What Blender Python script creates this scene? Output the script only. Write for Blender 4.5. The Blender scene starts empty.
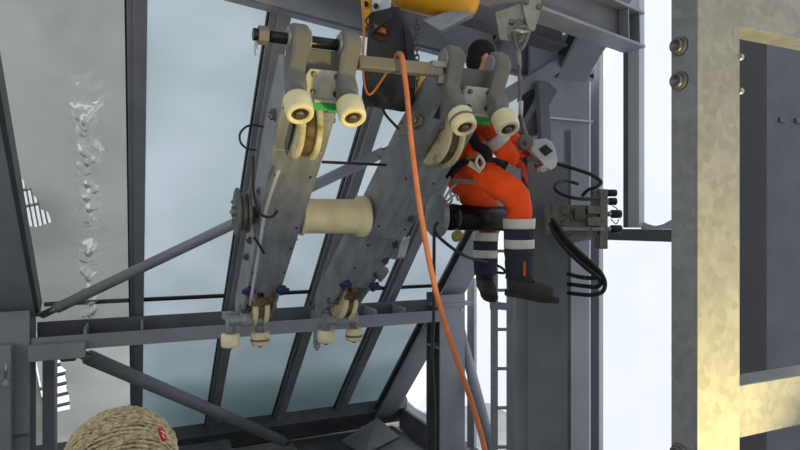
import bpy, bmesh, math, random
from mathutils import Vector, Matrix, noise
random.seed(7)
SC = bpy.context.scene
COL = SC.collection
OFF = Vector((0, 0, 5.0))            # the camera stands 5 m above the ground of the hall
F = 585.0                            # focal length in pixels of the 800 px wide frame
FW = Vector((.41, .912, 0)).normalized()
RT = Vector((.912, -.41, 0)).normalized()
UP = Vector((0, 0, 1))

# ------------------------------------------------------------------ camera, sky, lights, exposure
cam_data = bpy.data.cameras.new('camera')
cam_data.sensor_width = 36
cam_data.lens = 36 * F / 800
cam_data.clip_start = .05
cam = bpy.data.objects.new('camera', cam_data)
COL.objects.link(cam)
R = Matrix((RT, UP, -FW)).transposed()
cam.matrix_world = Matrix.Translation(OFF) @ R.to_4x4()
SC.camera = cam

world = bpy.data.worlds.new('overcast_sky')
SC.world = world
world.use_nodes = True
bg = world.node_tree.nodes['Background']
bg.inputs[0].default_value = (.94, .965, 1.0, 1)
bg.inputs[1].default_value = 1.12

SC.view_settings.view_transform = 'Standard'
SC.view_settings.look = 'None'
SC.view_settings.exposure = 0.0
SC.view_settings.gamma = 1.0
SC.view_settings.use_curve_mapping = False
SC.cycles.max_bounces = 7
SC.cycles.use_denoising = True


def lamp(name, kind, loc, energy, color, size=.2, target=None, angle=None):
    d = bpy.data.lights.new(name, kind)
    d.energy = energy
    d.color = color
    if kind == 'AREA':
        d.size = size
    else:
        d.shadow_soft_size = size
    if angle:
        d.spot_size = angle
        d.spot_blend = .6
    o = bpy.data.objects.new(name, d)
    COL.objects.link(o)
    o.location = Vector(loc) + OFF
    if target is not None:
        o.rotation_euler = (Vector(target) - Vector(loc)).to_track_quat('-Z', 'Y').to_euler()
    return o


# warm floodlight standing low beside the foreground frame
lamp('warm_floodlight', 'SPOT', (1.35, .34, -1.00), 165, (1, .80, .30), .08, (1.27, .72, -.30), 1.45)
# unseen warm spot added to light the knitted hat
lamp('hat_fill_spot', 'SPOT', (.2, -1.2, -1.0), 16, (1, .86, .62), .2, (.1, 1.3, -.3), .75)


# ------------------------------------------------------------------ placing helpers
def ray(px, py):
    return FW + RT * ((px - 400) / F) + UP * (-(py - 225) / F)


def P(px, py, t):
    return ray(px, py) * t


def PX(px, py, x):
    r = ray(px, py)
    return r * (x / r.x)


def PY(px, py, y):
    r = ray(px, py)
    return r * (y / r.y)


def PZ(px, py, z):
    r = ray(px, py)
    return r * (z / r.z)


def PL(px, py, c):                   # the plane of the sloping roof: y + z = c
    r = ray(px, py)
    return r * (c / (r.y + r.z))


def V(*a):
    return Vector(a)


X = V(1, 0, 0); Y = V(0, 1, 0); Z = V(0, 0, 1)
DN = V(0, .70711, -.70711)           # down the roof slope
NN = V(0, -.70711, -.70711)          # out of the roof, down into the hall


# ------------------------------------------------------------------ materials
def lin(c):
    return tuple(((v / 255) / 12.92 if v / 255 <= .04045 else ((v / 255 + .055) / 1.055) ** 2.4) for v in c) + (1,)


MATS = {}


def mat(name, rgb, rough=.6, metal=0.0, var=.15, scale=6, bump=.05, bscale=60, rgb2=None, kind='noise', detail=6, stretch=None, coat=0, thr=(.35, .7)):
    m = bpy.data.materials.new(name)
    m.use_nodes = True
    nt = m.node_tree
    N = nt.nodes; L = nt.links
    b = N['Principled BSDF']
    b.inputs['Roughness'].default_value = rough
    b.inputs['Metallic'].default_value = metal
    if coat:
        b.inputs['Coat Weight'].default_value = coat
    tc = N.new('ShaderNodeTexCoord')
    mp = N.new('ShaderNodeMapping')
    L.new(tc.outputs['Object'], mp.inputs[0])
    if stretch:
        mp.inputs['Scale'].default_value = stretch
    if kind == 'voronoi':
        t = N.new('ShaderNodeTexVoronoi'); t.inputs['Scale'].default_value = scale
        L.new(mp.outputs[0], t.inputs[0])
        n2 = N.new('ShaderNodeTexNoise'); n2.inputs['Scale'].default_value = scale * .22
        n2.inputs['Detail'].default_value = 5
        L.new(mp.outputs[0], n2.inputs[0])
        mx = N.new('ShaderNodeMixRGB'); mx.inputs[0].default_value = .6
        L.new(t.outputs['Color'], mx.inputs[1]); L.new(n2.outputs[0], mx.inputs[2])
        bw = N.new('ShaderNodeRGBToBW'); L.new(mx.outputs[0], bw.inputs[0]); fac = bw.outputs[0]
    elif kind == 'wave':
        t = N.new('ShaderNodeTexWave'); t.inputs['Scale'].default_value = scale
        t.inputs['Distortion'].default_value = 4; t.inputs['Detail'].default_value = 3
        L.new(mp.outputs[0], t.inputs[0]); fac = t.outputs['Fac']
    else:
        t = N.new('ShaderNodeTexNoise'); t.inputs['Scale'].default_value = scale
        t.inputs['Detail'].default_value = detail
        L.new(mp.outputs[0], t.inputs[0]); fac = t.outputs[0]
    rp = N.new('ShaderNodeValToRGB')
    c = lin(rgb)
    lo = tuple(v * (1 - var) for v in c[:3]) + (1,)
    hi = lin(rgb2) if rgb2 else tuple(min(1, v * (1 + var)) for v in c[:3]) + (1,)
    if rgb2:
        lo = c
    rp.color_ramp.elements[0].position = thr[0]; rp.color_ramp.elements[0].color = lo
    rp.color_ramp.elements[1].position = thr[1]; rp.color_ramp.elements[1].color = hi
    L.new(fac, rp.inputs[0]); L.new(rp.outputs[0], b.inputs['Base Color'])
    if bump:
        n = N.new('ShaderNodeTexNoise'); n.inputs['Scale'].default_value = bscale
        n.inputs['Detail'].default_value = 4
        L.new(mp.outputs[0], n.inputs[0])
        bp = N.new('ShaderNodeBump'); bp.inputs['Strength'].default_value = bump
        bp.inputs['Distance'].default_value = .01
        L.new(n.outputs[0], bp.inputs['Height']); L.new(bp.outputs[0], b.inputs['Normal'])
    MATS[name] = m
    return m


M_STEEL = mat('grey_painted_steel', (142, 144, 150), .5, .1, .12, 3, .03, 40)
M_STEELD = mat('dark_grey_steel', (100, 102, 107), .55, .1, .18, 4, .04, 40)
M_FRAME = mat('pale_window_frame', (196, 199, 203), .5, .1, .06, 3, .02, 40)
M_GALV = mat('galvanised_steel', (146, 148, 148), .48, .25, .12, 26, .04, 30, kind='voronoi')
M_GALVP = mat('spangled_galvanised_post', (134, 135, 136), .5, .15, .14, 46, .03, 30, kind='voronoi')
M_BEAM = mat('worn_galvanised_beam', (146, 150, 154), .55, .3, .2, 9, .06, 45, stretch=(3, 1, 1))
M_ARM = mat('cast_steel_arm', (120, 117, 110), .6, .15, .12, 8, .05, 60)
M_CREAM = mat('cream_plastic', (232, 222, 178), .45, 0, .10, 9, .02, 50, rgb2=None)
M_CREAMD = mat('stained_cream_plastic', (222, 210, 165), .5, 0, .2, 14, .05, 70, rgb2=(120, 92, 55), thr=(.52, .8))
M_BROWN = mat('rusty_bearing_steel', (92, 68, 44), .6, .4, .4, 30, .1, 90)
M_RUST = mat('rusty_wheel_groove', (112, 96, 70), .75, .1, .5, 25, .15, 90)
M_BLACKOIL = mat('oiled_black_steel', (26, 25, 26), .28, .4, .3, 8, .03, 60)
M_RUBBER = mat('black_rubber', (22, 22, 24), .5, 0, .2, 10, .02, 60)
M_ORHOSE = mat('orange_hose', (200, 118, 66), .5, 0, .12, 20, .02, 60)
M_ORHI = mat('orange_workwear', (240, 78, 14), .85, 0, .18, 7, .35, 26)
M_NAVY = mat('navy_workwear', (44, 46, 62), .9, 0, .2, 9, .25, 40)
M_REFL = mat('silver_reflective_tape', (206, 204, 196), .45, .1, .08, 20, .1, 80)
M_BLACKFAB = mat('black_fabric', (17, 17, 18), .9, 0, .3, 12, .35, 60)
M_BAG = mat('dark_bag_canvas', (50, 50, 54), .85, 0, .25, 6, .3, 22)
M_BOOT = mat('worn_boot_leather', (48, 46, 38), .7, 0, .35, 14, .2, 60)
M_SOLE = mat('dark_boot_sole', (36, 34, 32), .8, 0, .2, 14, .2, 60)
M_SKIN = mat('skin', (196, 142, 112), .55, 0, .06, 10, .02, 60)
M_GLOVE = mat('red_work_glove', (176, 52, 34), .8, 0, .2, 14, .3, 60)
M_HAIR = mat('dark_brown_hair', (48, 36, 28), .7, 0, .3, 30, .3, 90)
M_YELLOW = mat('yellow_orange_hoist_paint', (238, 172, 24), .4, 0, .08, 5, .02, 40)
M_GREEN = mat('green_plastic', (40, 168, 84), .45, 0, .12, 8, .02, 40)
M_BLUE = mat('dark_blue_knob_plastic', (42, 48, 92), .45, 0, .15, 8, .02, 40)
M_CONC = mat('mottled_grey_plate', (118, 122, 124), .7, .1, .16, 4, .08, 30)
M_DARK = mat('dark_panel', (42, 42, 44), .6, .1, .15, 3, .03, 30)
M_BOLT = mat('bright_zinc_bolt', (176, 178, 178), .3, .8, .1, 9, .02, 40)
M_BOLTD = mat('dull_steel_bolt', (112, 110, 106), .4, .6, .2, 9, .02, 40)
M_BRASS = mat('olive_brass_valve', (128, 128, 116), .45, .4, .25, 22, .08, 60)
M_SLATE = mat('dark_gasket', (30, 32, 34), .6, 0, .1, 9, .02, 40)
M_CONCRETE = mat('pale_concrete', (165, 165, 162), .85, 0, .2, 2, .1, 20)
M_SNOW = mat('snow', (238, 240, 246), .8, 0, .04, 3, .3, 8)
M_TAG = mat('red_tag_fabric', (196, 34, 36), .8, 0, .12, 20, .1, 80)
M_WHITE = mat('white_thread', (226, 220, 214), .8, 0, .05, 20, .1, 80)
M_YGREEN = mat('mustard_fabric', (150, 140, 62), .85, 0, .2, 16, .2, 60)
M_PLATE = mat('chalky_white_plate', (196, 192, 176), .6, .1, .15, 22, .05, 50)


def frosted(name, rgb, rgb2, clear=0.0, scale=1.6, gloss=.06):
    m = bpy.data.materials.new(name)
    m.use_nodes = True
    N = m.node_tree.nodes; L = m.node_tree.links
    N.remove(N['Principled BSDF'])
    out = N['Material Output']
    tc = N.new('ShaderNodeTexCoord')
    n = N.new('ShaderNodeTexNoise'); n.inputs['Scale'].default_value = scale; n.inputs['Detail'].default_value = 4
    n.inputs['Roughness'].default_value = .45
    rp = N.new('ShaderNodeValToRGB')
    rp.color_ramp.elements[0].position = .36; rp.color_ramp.elements[0].color = lin(rgb)
    rp.color_ramp.elements[1].position = .66; rp.color_ramp.elements[1].color = lin(rgb2)
    L.new(tc.outputs['Object'], n.inputs[0]); L.new(n.outputs[0], rp.inputs[0])
    tr = N.new('ShaderNodeBsdfTranslucent'); L.new(rp.outputs[0], tr.inputs[0])
    gl = N.new('ShaderNodeBsdfGlossy'); gl.inputs['Roughness'].default_value = .35
    mx = N.new('ShaderNodeMixShader'); mx.inputs[0].default_value = gloss
    L.new(tr.outputs[0], mx.inputs[1]); L.new(gl.outputs[0], mx.inputs[2])
    cur = mx
    if clear:
        tp = N.new('ShaderNodeBsdfTransparent'); tp.inputs[0].default_value = (.97, .98, 1, 1)
        m2 = N.new('ShaderNodeMixShader'); m2.inputs[0].default_value = clear
        L.new(cur.outputs[0], m2.inputs[1]); L.new(tp.outputs[0], m2.inputs[2]); cur = m2
    L.new(cur.outputs[0], out.inputs[0])
    return m


G_ROOF = frosted('frosted_roof_glazing', (210, 219, 221), (226, 232, 237), scale=1.1)
G_ROOFG = frosted('grimy_roof_glazing', (166, 171, 164), (192, 195, 190), scale=1.2)
G_CLEAR = frosted('bright_gable_glazing', (225, 232, 240), (245, 248, 255), clear=.85)


# ------------------------------------------------------------------ mesh building
class MB:
    def __init__(s):
        s.bm = bmesh.new()
        s.smooth = []

    def add(s, vs, fs, smooth=False):
        v = [s.bm.verts.new(p) for p in vs]
        for f in fs:
            try:
                face = s.bm.faces.new([v[i] for i in f])
                face.smooth = smooth
            except ValueError:
                pass
        return s

    def box(s, lo, hi):
        x0, y0, z0 = lo; x1, y1, z1 = hi
        return s.add([(x0, y0, z0), (x1, y0, z0), (x1, y1, z0), (x0, y1, z0), (x0, y0, z1), (x1, y0, z1), (x1, y1, z1), (x0, y1, z1)],
                     [(0, 3, 2, 1), (4, 5, 6, 7), (0, 1, 5, 4), (1, 2, 6, 5), (2, 3, 7, 6), (3, 0, 4, 7)])

    def obox(s, c, ax, ay, az):      # centre and three half-edge vectors
        c = Vector(c)
        vs = [c + ax * i + ay * j + az * k for k in (-1, 1) for (i, j) in ((-1, -1), (1, -1), (1, 1), (-1, 1))]
        return s.add(vs, [(0, 3, 2, 1), (4, 5, 6, 7), (0, 1, 5, 4), (1, 2, 6, 5), (2, 3, 7, 6), (3, 0, 4, 7)])

    def bar(s, p0, p1, w, h, side=X):  # w along side, h along the third direction
        p0 = Vector(p0); p1 = Vector(p1)
        d = (p1 - p0); a = Vector(side) - d * (Vector(side).dot(d) / d.length_squared); a.normalize()
        n = d.normalized().cross(a)
        return s.obox((p0 + p1) / 2, d / 2, a * (w / 2), n * (h / 2))

    def ibeam(s, p0, p1, w, h, side=X, tf=.018, tw=.012):  # flanges span 'side' (width w), stand h apart
        p0 = Vector(p0); p1 = Vector(p1)
        d = p1 - p0; a = Vector(side) - d * (Vector(side).dot(d) / d.length_squared); a.normalize()
        n = d.normalized().cross(a)
        for k in (-1, 1):
            s.obox((p0 + p1) / 2 + n * (k * (h / 2 - tf / 2)), d / 2, a * (w / 2), n * (tf / 2))
        s.obox((p0 + p1) / 2, d / 2, a * (tw / 2), n * (h / 2 - tf))
        return s

    def cyl(s, p0, p1, r0, r1=None, seg=28, smooth=True):
        p0 = Vector(p0); p1 = Vector(p1)
        r1 = r0 if r1 is None else r1
        d = (p1 - p0).normalized()
        a = d.orthogonal().normalized(); b = d.cross(a)
        vs = []
        for p, r in ((p0, r0), (p1, r1)):
            for i in range(seg):
                t = 2 * math.pi * i / seg
                vs.append(p + a * (r * math.cos(t)) + b * (r * math.sin(t)))
        s.add(vs, [(i, (i + 1) % seg, seg + (i + 1) % seg, seg + i) for i in range(seg)], smooth)
        v = [p for p in vs]
        s.add(v[:seg], [tuple(reversed(range(seg)))])
        s.add(v[seg:], [tuple(range(seg))])
        return s

    def lathe(s, p0, axis, prof, seg=32):  # prof: (distance along axis, radius)
        p0 = Vector(p0); d = Vector(axis).normalized()
        a = d.orthogonal().normalized(); b = d.cross(a)
        vs = []
        for h, r in prof:
            for i in range(seg):
                t = 2 * math.pi * i / seg
                vs.append(p0 + d * h + a * (r * math.cos(t)) + b * (r * math.sin(t)))
        fs = []
        for k in range(len(prof) - 1):
            for i in range(seg):
                j = (i + 1) % seg
                fs.append((k * seg + i, k * seg + j, (k + 1) * seg + j, (k + 1) * seg + i))
        if prof[0][1] > 1e-4:
            fs.append(tuple(reversed(range(seg))))
        if prof[-1][1] > 1e-4:
            fs.append(tuple(range((len(prof) - 1) * seg, len(prof) * seg)))
        s.add(vs, fs, True)
        return s

    def tube(s, pts, r, seg=10, n=6, closed=False):
        pts = [Vector(p) for p in pts]
        if n > 1 and len(pts) > 2:
            q = []
            m = len(pts)
            for i in range(m if closed else m - 1):
                p0 = pts[(i - 1) % m] if closed else pts[max(i - 1, 0)]
                p1 = pts[i]; p2 = pts[(i + 1) % m]
                p3 = pts[(i + 2) % m] if closed else pts[min(i + 2, m - 1)]
                for k in range(n):
                    t = k / n
                    q.append(.5 * ((2 * p1) + (p2 - p0) * t + (2 * p0 - 5 * p1 + 4 * p2 - p3) * t * t + (3 * p1 - p0 - 3 * p2 + p3) * t ** 3))
            if not closed:
                q.append(pts[-1])
            pts = q
        m = len(pts)
        d0 = (pts[1] - pts[0]).normalized()
        a = d0.orthogonal().normalized()
        vs = []
        for i, p in enumerate(pts):
            if closed:
                d = (pts[(i + 1) % m] - pts[i - 1]).normalized()
            else:
                d = (pts[min(i + 1, m - 1)] - pts[max(i - 1, 0)]).normalized()
            a = (a - d * a.dot(d)).normalized()
            b = d.cross(a)
            rr = r[min(i * len(r) // m, len(r) - 1)] if isinstance(r, (list, tuple)) else r
            for k in range(seg):
                t = 2 * math.pi * k / seg
                vs.append(p + a * (rr * math.cos(t)) + b * (rr * math.sin(t)))
        fs = []
        for i in range(m if closed else m - 1):
            for k in range(seg):
                l = (k + 1) % seg; i2 = (i + 1) % m
                fs.append((i * seg + k, i * seg + l, i2 * seg + l, i2 * seg + k))
        if not closed:
            fs.append(tuple(reversed(range(seg)))); fs.append(tuple(range((m - 1) * seg, m * seg)))
        s.add(vs, fs, True)
        return s

    def prism(s, poly, ext):         # polygon points extruded by a vector
        poly = [Vector(p) for p in poly]; e = Vector(ext); n = len(poly)
        s.add(poly + [p + e for p in poly],
              [tuple(reversed(range(n))), tuple(range(n, 2 * n))] + [(i, (i + 1) % n, n + (i + 1) % n, n + i) for i in range(n)])
        return s

    def ell(s, c, ax, ay, az, seg=24, rings=14, fn=None):
        c = Vector(c)
        vs = []
        for i in range(rings + 1):
            ph = math.pi * i / rings
            for k in range(seg):
                t = 2 * math.pi * k / seg
                u = V(math.sin(ph) * math.cos(t), math.sin(ph) * math.sin(t), math.cos(ph))
                if fn:
                    u = fn(u)
                vs.append(c + ax * u.x + ay * u.y + az * u.z)
        fs = [(i * seg + k, (i + 1) * seg + k, (i + 1) * seg + (k + 1) % seg, i * seg + (k + 1) % seg) for i in range(rings) for k in range(seg)]
        s.add(vs, fs, True)
        return s

    def bolt(s, p, axis, r, h=None, nut=False):
        a = Vector(axis).normalized(); p = Vector(p); h = h or r * .9
        s.cyl(p, p + a * (h * .2), r * 1.25, seg=18, smooth=False)
        s.cyl(p + a * (h * .2), p + a * h, r, seg=6, smooth=False)
        if nut:
            s.cyl(p + a * h, p + a * (h * 1.5), r * .55, seg=12)
        return s

    def build(s, name, m, parent=None, bevel=0, sub=0, **tags):
        bm = s.bm
        bmesh.ops.remove_doubles(bm, verts=bm.verts, dist=1e-6)
        bmesh.ops.recalc_face_normals(bm, faces=bm.faces)
        return link(bm, name, m, parent, bevel, sub, **tags)


ORG = {}


def link(bm, name, m, parent=None, bevel=0, sub=0, **tags):
    me = bpy.data.meshes.new(name)
    if parent is None:
        xs = [v.co for v in bm.verts]
        o0 = V(sum(p.x for p in xs) / len(xs), sum(p.y for p in xs) / len(xs), min(p.z for p in xs))
    else:
        o0 = ORG[parent.name]
    for v in bm.verts:
        v.co -= o0
    bm.to_mesh(me); bm.free()
    me.materials.append(m)
    o = bpy.data.objects.new(name, me)
    COL.objects.link(o)
    if parent is None:
        o.location = o0 + OFF
    else:
        o.parent = parent
    ORG[o.name] = o0
    if bevel:
        b = o.modifiers.new('bevel', 'BEVEL'); b.width = bevel; b.segments = 2; b.limit_method = 'ANGLE'; b.angle_limit = .6
    if sub:
        b = o.modifiers.new('smooth', 'SUBSURF'); b.levels = sub; b.render_levels = sub
    for k, v in tags.items():
        o[k] = v
    return o


def thing(name, label, cat, loc, group=None):
    o = bpy.data.objects.new(name, None)
    o.empty_display_size = .1
    COL.objects.link(o)
    o.location = Vector(loc) + OFF
    ORG[o.name] = Vector(loc)
    o['label'] = label; o['category'] = cat
    if group:
        o['group'] = group
    return o


def T(label, cat, group=None):
    d = dict(label=label, category=cat)
    if group:
        d['group'] = group
    return d


S = dict(kind='structure')

# ================================================================== SETTING
C0 = 5.0                              # roof plane y + z = C0 (inner faces of the glazing bars)
CP = C0 + .12                         # glazing
GX = 3.5                              # gable glazing plane
# ground far below, platform the people stand on (beneath the view), walls
MB().box((-9, -7, -5.15), (9, 14, -5.0)).build('ground', M_CONCRETE, **S)
MB().box((-3.2, -3.0, -2.32), (3.9, 2.9, -2.2)).build('floor', M_CONCRETE, **S)
MB().box((-9, 7.75, -5), (GX + .4, 7.95, -2.95)).build('wall_back', M_CONCRETE, **S)
MB().box((-4.2, -4, -5), (-4.0, 7.75, -1.2)).build('wall_left', M_CONCRETE, **S)
MB().box((-4.2, -4.2, -5), (GX + .4, -4.0, 2.6)).build('wall_front', M_CONCRETE, **S)
MB().box((-4.2, -4.2, 5.05), (GX + .4, -.6, 5.2)).build('ceiling', M_STEELD, **S)
MB().box((GX - .12, -4, -5), (GX + .1, 7.75, -2.92)).build('wall_right', M_STEELD, **S)


def on(c, x, z):
    return V(x, c - z, z)


sp = .1655 * C0
xs = [-.87 * sp, .0, sp, 2 * sp, 3 * sp, 4 * sp - .02]
ZB, ZT = -2.72, 5.0
# roof panes
for i in range(5):
    g = G_ROOFG if i == 0 else G_ROOF
    if i:
        m = MB()
        m.prism([on(CP, xs[i] + .02, ZB), on(CP, xs[i + 1] - .02, ZB), on(CP, xs[i + 1] - .02, ZT), on(CP, xs[i] + .02, ZT)], V(0, .012, .012))
        m.build('window_%d' % (i + 1), g, **S)
    else:
        bm = bmesh.new()
        loops = [[on(CP, -.86, ZB), on(CP, xs[1] - .02, ZB), on(CP, xs[1] - .02, ZT), on(CP, -.86, ZT)],
                 [PL(*p, CP) for p in ((20, 176), (24, 181), (27, 190), (31, 188), (33, 195), (39, 200), (40, 209), (48, 212), (52, 222), (37, 227), (28, 226))],
                 [PL(*p, CP) for p in ((43, 352), (60, 360), (61, 366), (66, 370), (65, 377), (67, 383), (66, 388), (69, 394), (70, 409), (52, 413), (46, 385))]]
        from mathutils.geometry import tessellate_polygon
        vv = [bm.verts.new(p) for lp in loops for p in lp]
        flat = [[V(p.x, p.z, 0) for p in lp] for lp in loops]
        for tri in tessellate_polygon(flat):
            bm.faces.new([vv[q] for q in tri])
        link(bm, 'window_1', g, **S)
# the bay beyond the left rafter
MB().prism([on(CP, -4.0, ZB), on(CP, -.88, ZB), on(CP, -.88, ZT), on(CP, -4.0, ZT)], V(0, .012, .012)).build('window_6', G_ROOFG, **S)
# glazing bars (stepped aluminium profile: wide flange, narrower cover and a dark gasket line)
n = 0
for i in (1, 2, 3, 4):
    n += 1
    x = xs[i]
    w = .062 if i > 1 else .055
    m = MB()
    zt = 4.6
    m.prism([on(C0 + .02, x - w, ZB), on(C0 + .02, x + w, ZB), on(C0 + .02, x + w, zt), on(C0 + .02, x - w, zt)], V(0, .055, .055))
    m.prism([on(C0 - .04, x - w * .35, ZB), on(C0 - .04, x + w, ZB), on(C0 - .04, x + w, zt), on(C0 - .04, x - w * .35, zt)], V(0, .04, .04))
    m.build('trim_%d' % n, M_STEEL, bevel=.003, **S)
    n += 1
    m = MB()
    m.prism([on(C0 + .05, x - w - .012, ZB), on(C0 + .05, x - w, ZB), on(C0 + .05, x - w, zt), on(C0 + .05, x - w - .012, zt)], V(0, .03, .03))
    m.build('trim_%d' % n, M_SLATE, **S)
# cross gaskets of the glazing where the purlin carries it
n += 1
m = MB()
p = PL(300, 293, CP - .03)
m.prism([on(CP - .03, xs[0], p.z - .012), on(CP - .03, xs[5], p.z - .012), on(CP - .03, xs[5], p.z + .012), on(CP - .03, xs[0], p.z + .012)], V(0, .02, .02))
m.build('trim_%d' % n, M_SLATE, **S)
# eave rail with bolts
n += 1
m = MB()
m.prism([on(C0 - .12, -4, ZB - .12), on(C0 - .12, GX, ZB - .12), on(C0 - .12, GX, ZB + .16), on(C0 - .12, -4, ZB + .16)], V(0, .12, .12))
m.build('trim_%d' % n, M_STEELD, bevel=.004, **S)
for k in range(1):
    n += 1
    m = MB()
    for j in range(22):
        q = on(C0 - .12, -.4 + j * .16, ZB + .02 + (.05 if j % 2 else -.04))
        m.bolt(q, NN, .012)
    m.build('trim_%d' % n, M_SLATE, **S)

# gable glazing and its frame
yb = [7.6, 4.10, 3.93, 3.62, 3.40, 1.2]


def gz(y):
    return C0 + .1 - y


m = MB()
m.prism([V(GX, 7.55, -2.9), V(GX, -1.5, -2.9), V(GX, -1.5, 5.0), V(GX, .15, 5.0)], V(.01, 0, 0))
m.build('window_7', G_CLEAR, **S)


def gbar(y0, y1, z0, z1, mt, d=.08, bev=.004):
    global n
    n += 1
    MB().box((GX - d, min(y0, y1) * (GX - d) / GX, z0), (GX - .002, max(y0, y1) * (GX - d) / GX, z1)).build('trim_%d' % n, mt, bevel=bev, **S)


def gy(px):
    return PX(px, 225, GX).y


zt_near = PX(600, 28, GX).z
gbar(gy(590), gy(599), -2.9, 2.2, M_FRAME, .05)
gbar(gy(623), gy(639), -.02, 2.4, M_STEELD, .03)
gbar(gy(628), gy(639), -.02, 2.4, M_FRAME, .06)
gbar(gy(600), gy(700), PX(640, 240.5, GX).z, PX(640, 229, GX).z, M_STEELD, .11)
# snow caught at the foot of the pane and the rounded corner bracket
m = MB()
pts = [(641, 229), (641, 221), (647, 224), (655, 226), (663, 224), (672, 219), (672, 229)]
m.prism([PX(a, b, GX - .02) for a, b in pts], V(.02, 0, 0))
n += 1
m.build('trim_%d' % n, M_FRAME, bevel=.003, **S)
gbar(gy(467), gy(474), -2.9, -.6, M_FRAME, .04)
# sill along the foot of the gable
n += 1
zs = PX(440, 430, GX).z
MB().box((GX - .1, 1, zs - .30), (GX - .01, 7.6, zs + .02)).build('trim_%d' % n, M_STEELD, bevel=.01, **S)
n += 1
m = MB()
m.prism([V(GX - .06, 7.5, zs + .02), V(GX - .06, 1.2, zs + .02), V(GX - .02, 1.2, zs + .10)] + [V(GX - .02, 7.5 - k * .25, zs + .06 + .05 * random.random()) for k in range(20, -1, -1)], V(.025, 0, 0))
m.build('trim_%d' % n, M_SNOW, **S)

# ------------------------------------------------------------------ outside: added shade wall; grating seen through the torn panel
MB().box((.25, 8.3, -5), (GX - .4, 8.5, 1.9)).build('wall_shade_blocker', M_DARK, **S)  # unseen wall, added only to keep sky light off the lower roof panes

m = MB()

m = MB()
for (a, b) in (((40, 369), (74, 361)), ((40, 379), (74, 371)), ((40, 389), (74, 381)), ((42, 399), (76, 391)), ((44, 409), (78, 401)), ((46, 419), (80, 411)), ((41, 359), (72, 352))):
    m.bar(PL(*a, CP + .25), PL(*b, CP + .25), .02, .03, side=DN)
m.bar(PL(46, 345, CP + .25), PL(52, 425, CP + .25), .02, .03)
m.bar(PL(72, 345, CP + .25), PL(80, 425, CP + .25), .02, .03)
m.build('roof_ladder', M_STEELD, **T('grey roof ladder lying outside on the torn lower left glazing', 'ladder'))
m = MB()
for k in range(9):
    m.bar(PL(14 + k * 5, 172 + 2 * k, CP + .2), PL(26 + k * 5, 240, CP + .2), .008, .02)
m.bar(PL(14, 192, CP + .2), PL(60, 182, CP + .2), .014, .02, side=DN)
m.bar(PL(18, 208, CP + .2), PL(64, 198, CP + .2), .014, .02, side=DN)
m.build('snow_guard', M_FRAME, **T('pale snow guard rods outside the hole in the upper left glazing', 'snow guard'))

# translucent sheets added outside to darken the lower half of the glazing
def shade_sheet_mat(name, rgb):
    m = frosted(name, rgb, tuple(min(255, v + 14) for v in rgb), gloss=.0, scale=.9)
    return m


def shade_sheet(label, ztop, gap, mt, seed):
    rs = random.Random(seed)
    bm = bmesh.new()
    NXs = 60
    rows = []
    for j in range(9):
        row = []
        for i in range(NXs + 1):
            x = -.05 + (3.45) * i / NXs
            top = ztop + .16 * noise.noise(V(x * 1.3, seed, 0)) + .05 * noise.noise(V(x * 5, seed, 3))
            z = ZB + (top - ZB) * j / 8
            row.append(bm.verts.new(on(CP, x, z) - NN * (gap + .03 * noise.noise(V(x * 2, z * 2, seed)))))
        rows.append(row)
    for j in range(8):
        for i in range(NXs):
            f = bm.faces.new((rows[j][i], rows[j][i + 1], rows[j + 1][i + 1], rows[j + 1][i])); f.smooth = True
    return link(bm, 'shade_sheet', mt, **T(label, 'snow', None), kind='stuff')


shade_sheet('thin translucent sheet added outside to shade the glazing below the purlin', -1.0, .10, shade_sheet_mat('thin_shade_sheet', (206, 214, 214)), 1)
shade_sheet('second translucent sheet added outside to shade the foot of the glazing', -1.75, .22, shade_sheet_mat('lower_shade_sheet', (192, 206, 204)), 5)

# crumpled plastic film hanging below the leftmost glazing bay
bm = bmesh.new()
NX, NZ = 60, 190
grid = []
rr = random.Random(3)
folds = [(rr.uniform(-.95, .95), rr.uniform(-.9, .9), rr.uniform(.010, .022), rr.uniform(.4, 1)) for _ in range(90)]
for j in range(NZ + 1):
    row = []
    z = -.95 + 3.9 * j / NZ
    for i in range(NX + 1):
        x = -.85 + .79 * i / NX
        xc = -.335 + .03 * math.sin(z * 2.1)
        env = math.exp(-((x - xc) / .075) ** 2) * (1 if z < .8 else max(0, 1 - (z - .8) * 3))
        h = 0
        for (z0, sl, wd, am) in folds:
            dd = (z - z0 - sl * (x - xc))
            if abs(dd) < wd * 3:
                h += am * math.exp(-(dd / wd) ** 2)
        h = h * .055 * env
        h += .004 * noise.noise(V(x * 9, z * 7, 1))
        p = on(CP - .05, x, z) + NN * h
        row.append(bm.verts.new(p))
    grid.append(row)
for j in range(NZ):
    for i in range(NX):
        f = bm.faces.new((grid[j][i], grid[j][i + 1], grid[j + 1][i + 1], grid[j + 1][i])); f.smooth = True
FILM = bpy.data.materials.new('clear_plastic_film'); FILM.use_nodes = True
_n = FILM.node_tree.nodes; _l = FILM.node_tree.links
_n.remove(_n['Principled BSDF'])
_t = _n.new('ShaderNodeBsdfTransparent'); _t.inputs[0].default_value = (.96, .97, .96, 1)
_g = _n.new('ShaderNodeBsdfGlossy'); _g.inputs[1].default_value = .16
_w = _n.new('ShaderNodeLayerWeight'); _w.inputs[0].default_value = .74
_m = _n.new('ShaderNodeMixShader'); _l.new(_w.outputs['Fresnel'], _m.inputs[0]); _l.new(_t.outputs[0], _m.inputs[1]); _l.new(_g.outputs[0], _m.inputs[2])
_l.new(_m.outputs[0], _n['Material Output'].inputs[0])
link(bm, 'plastic_film', FILM, **T('crumpled clear plastic film stretched under the leftmost grimy glazing bay', 'plastic film'))

# ================================================================== STEEL FRAME OF THE HALL
CR = 4.8
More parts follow.
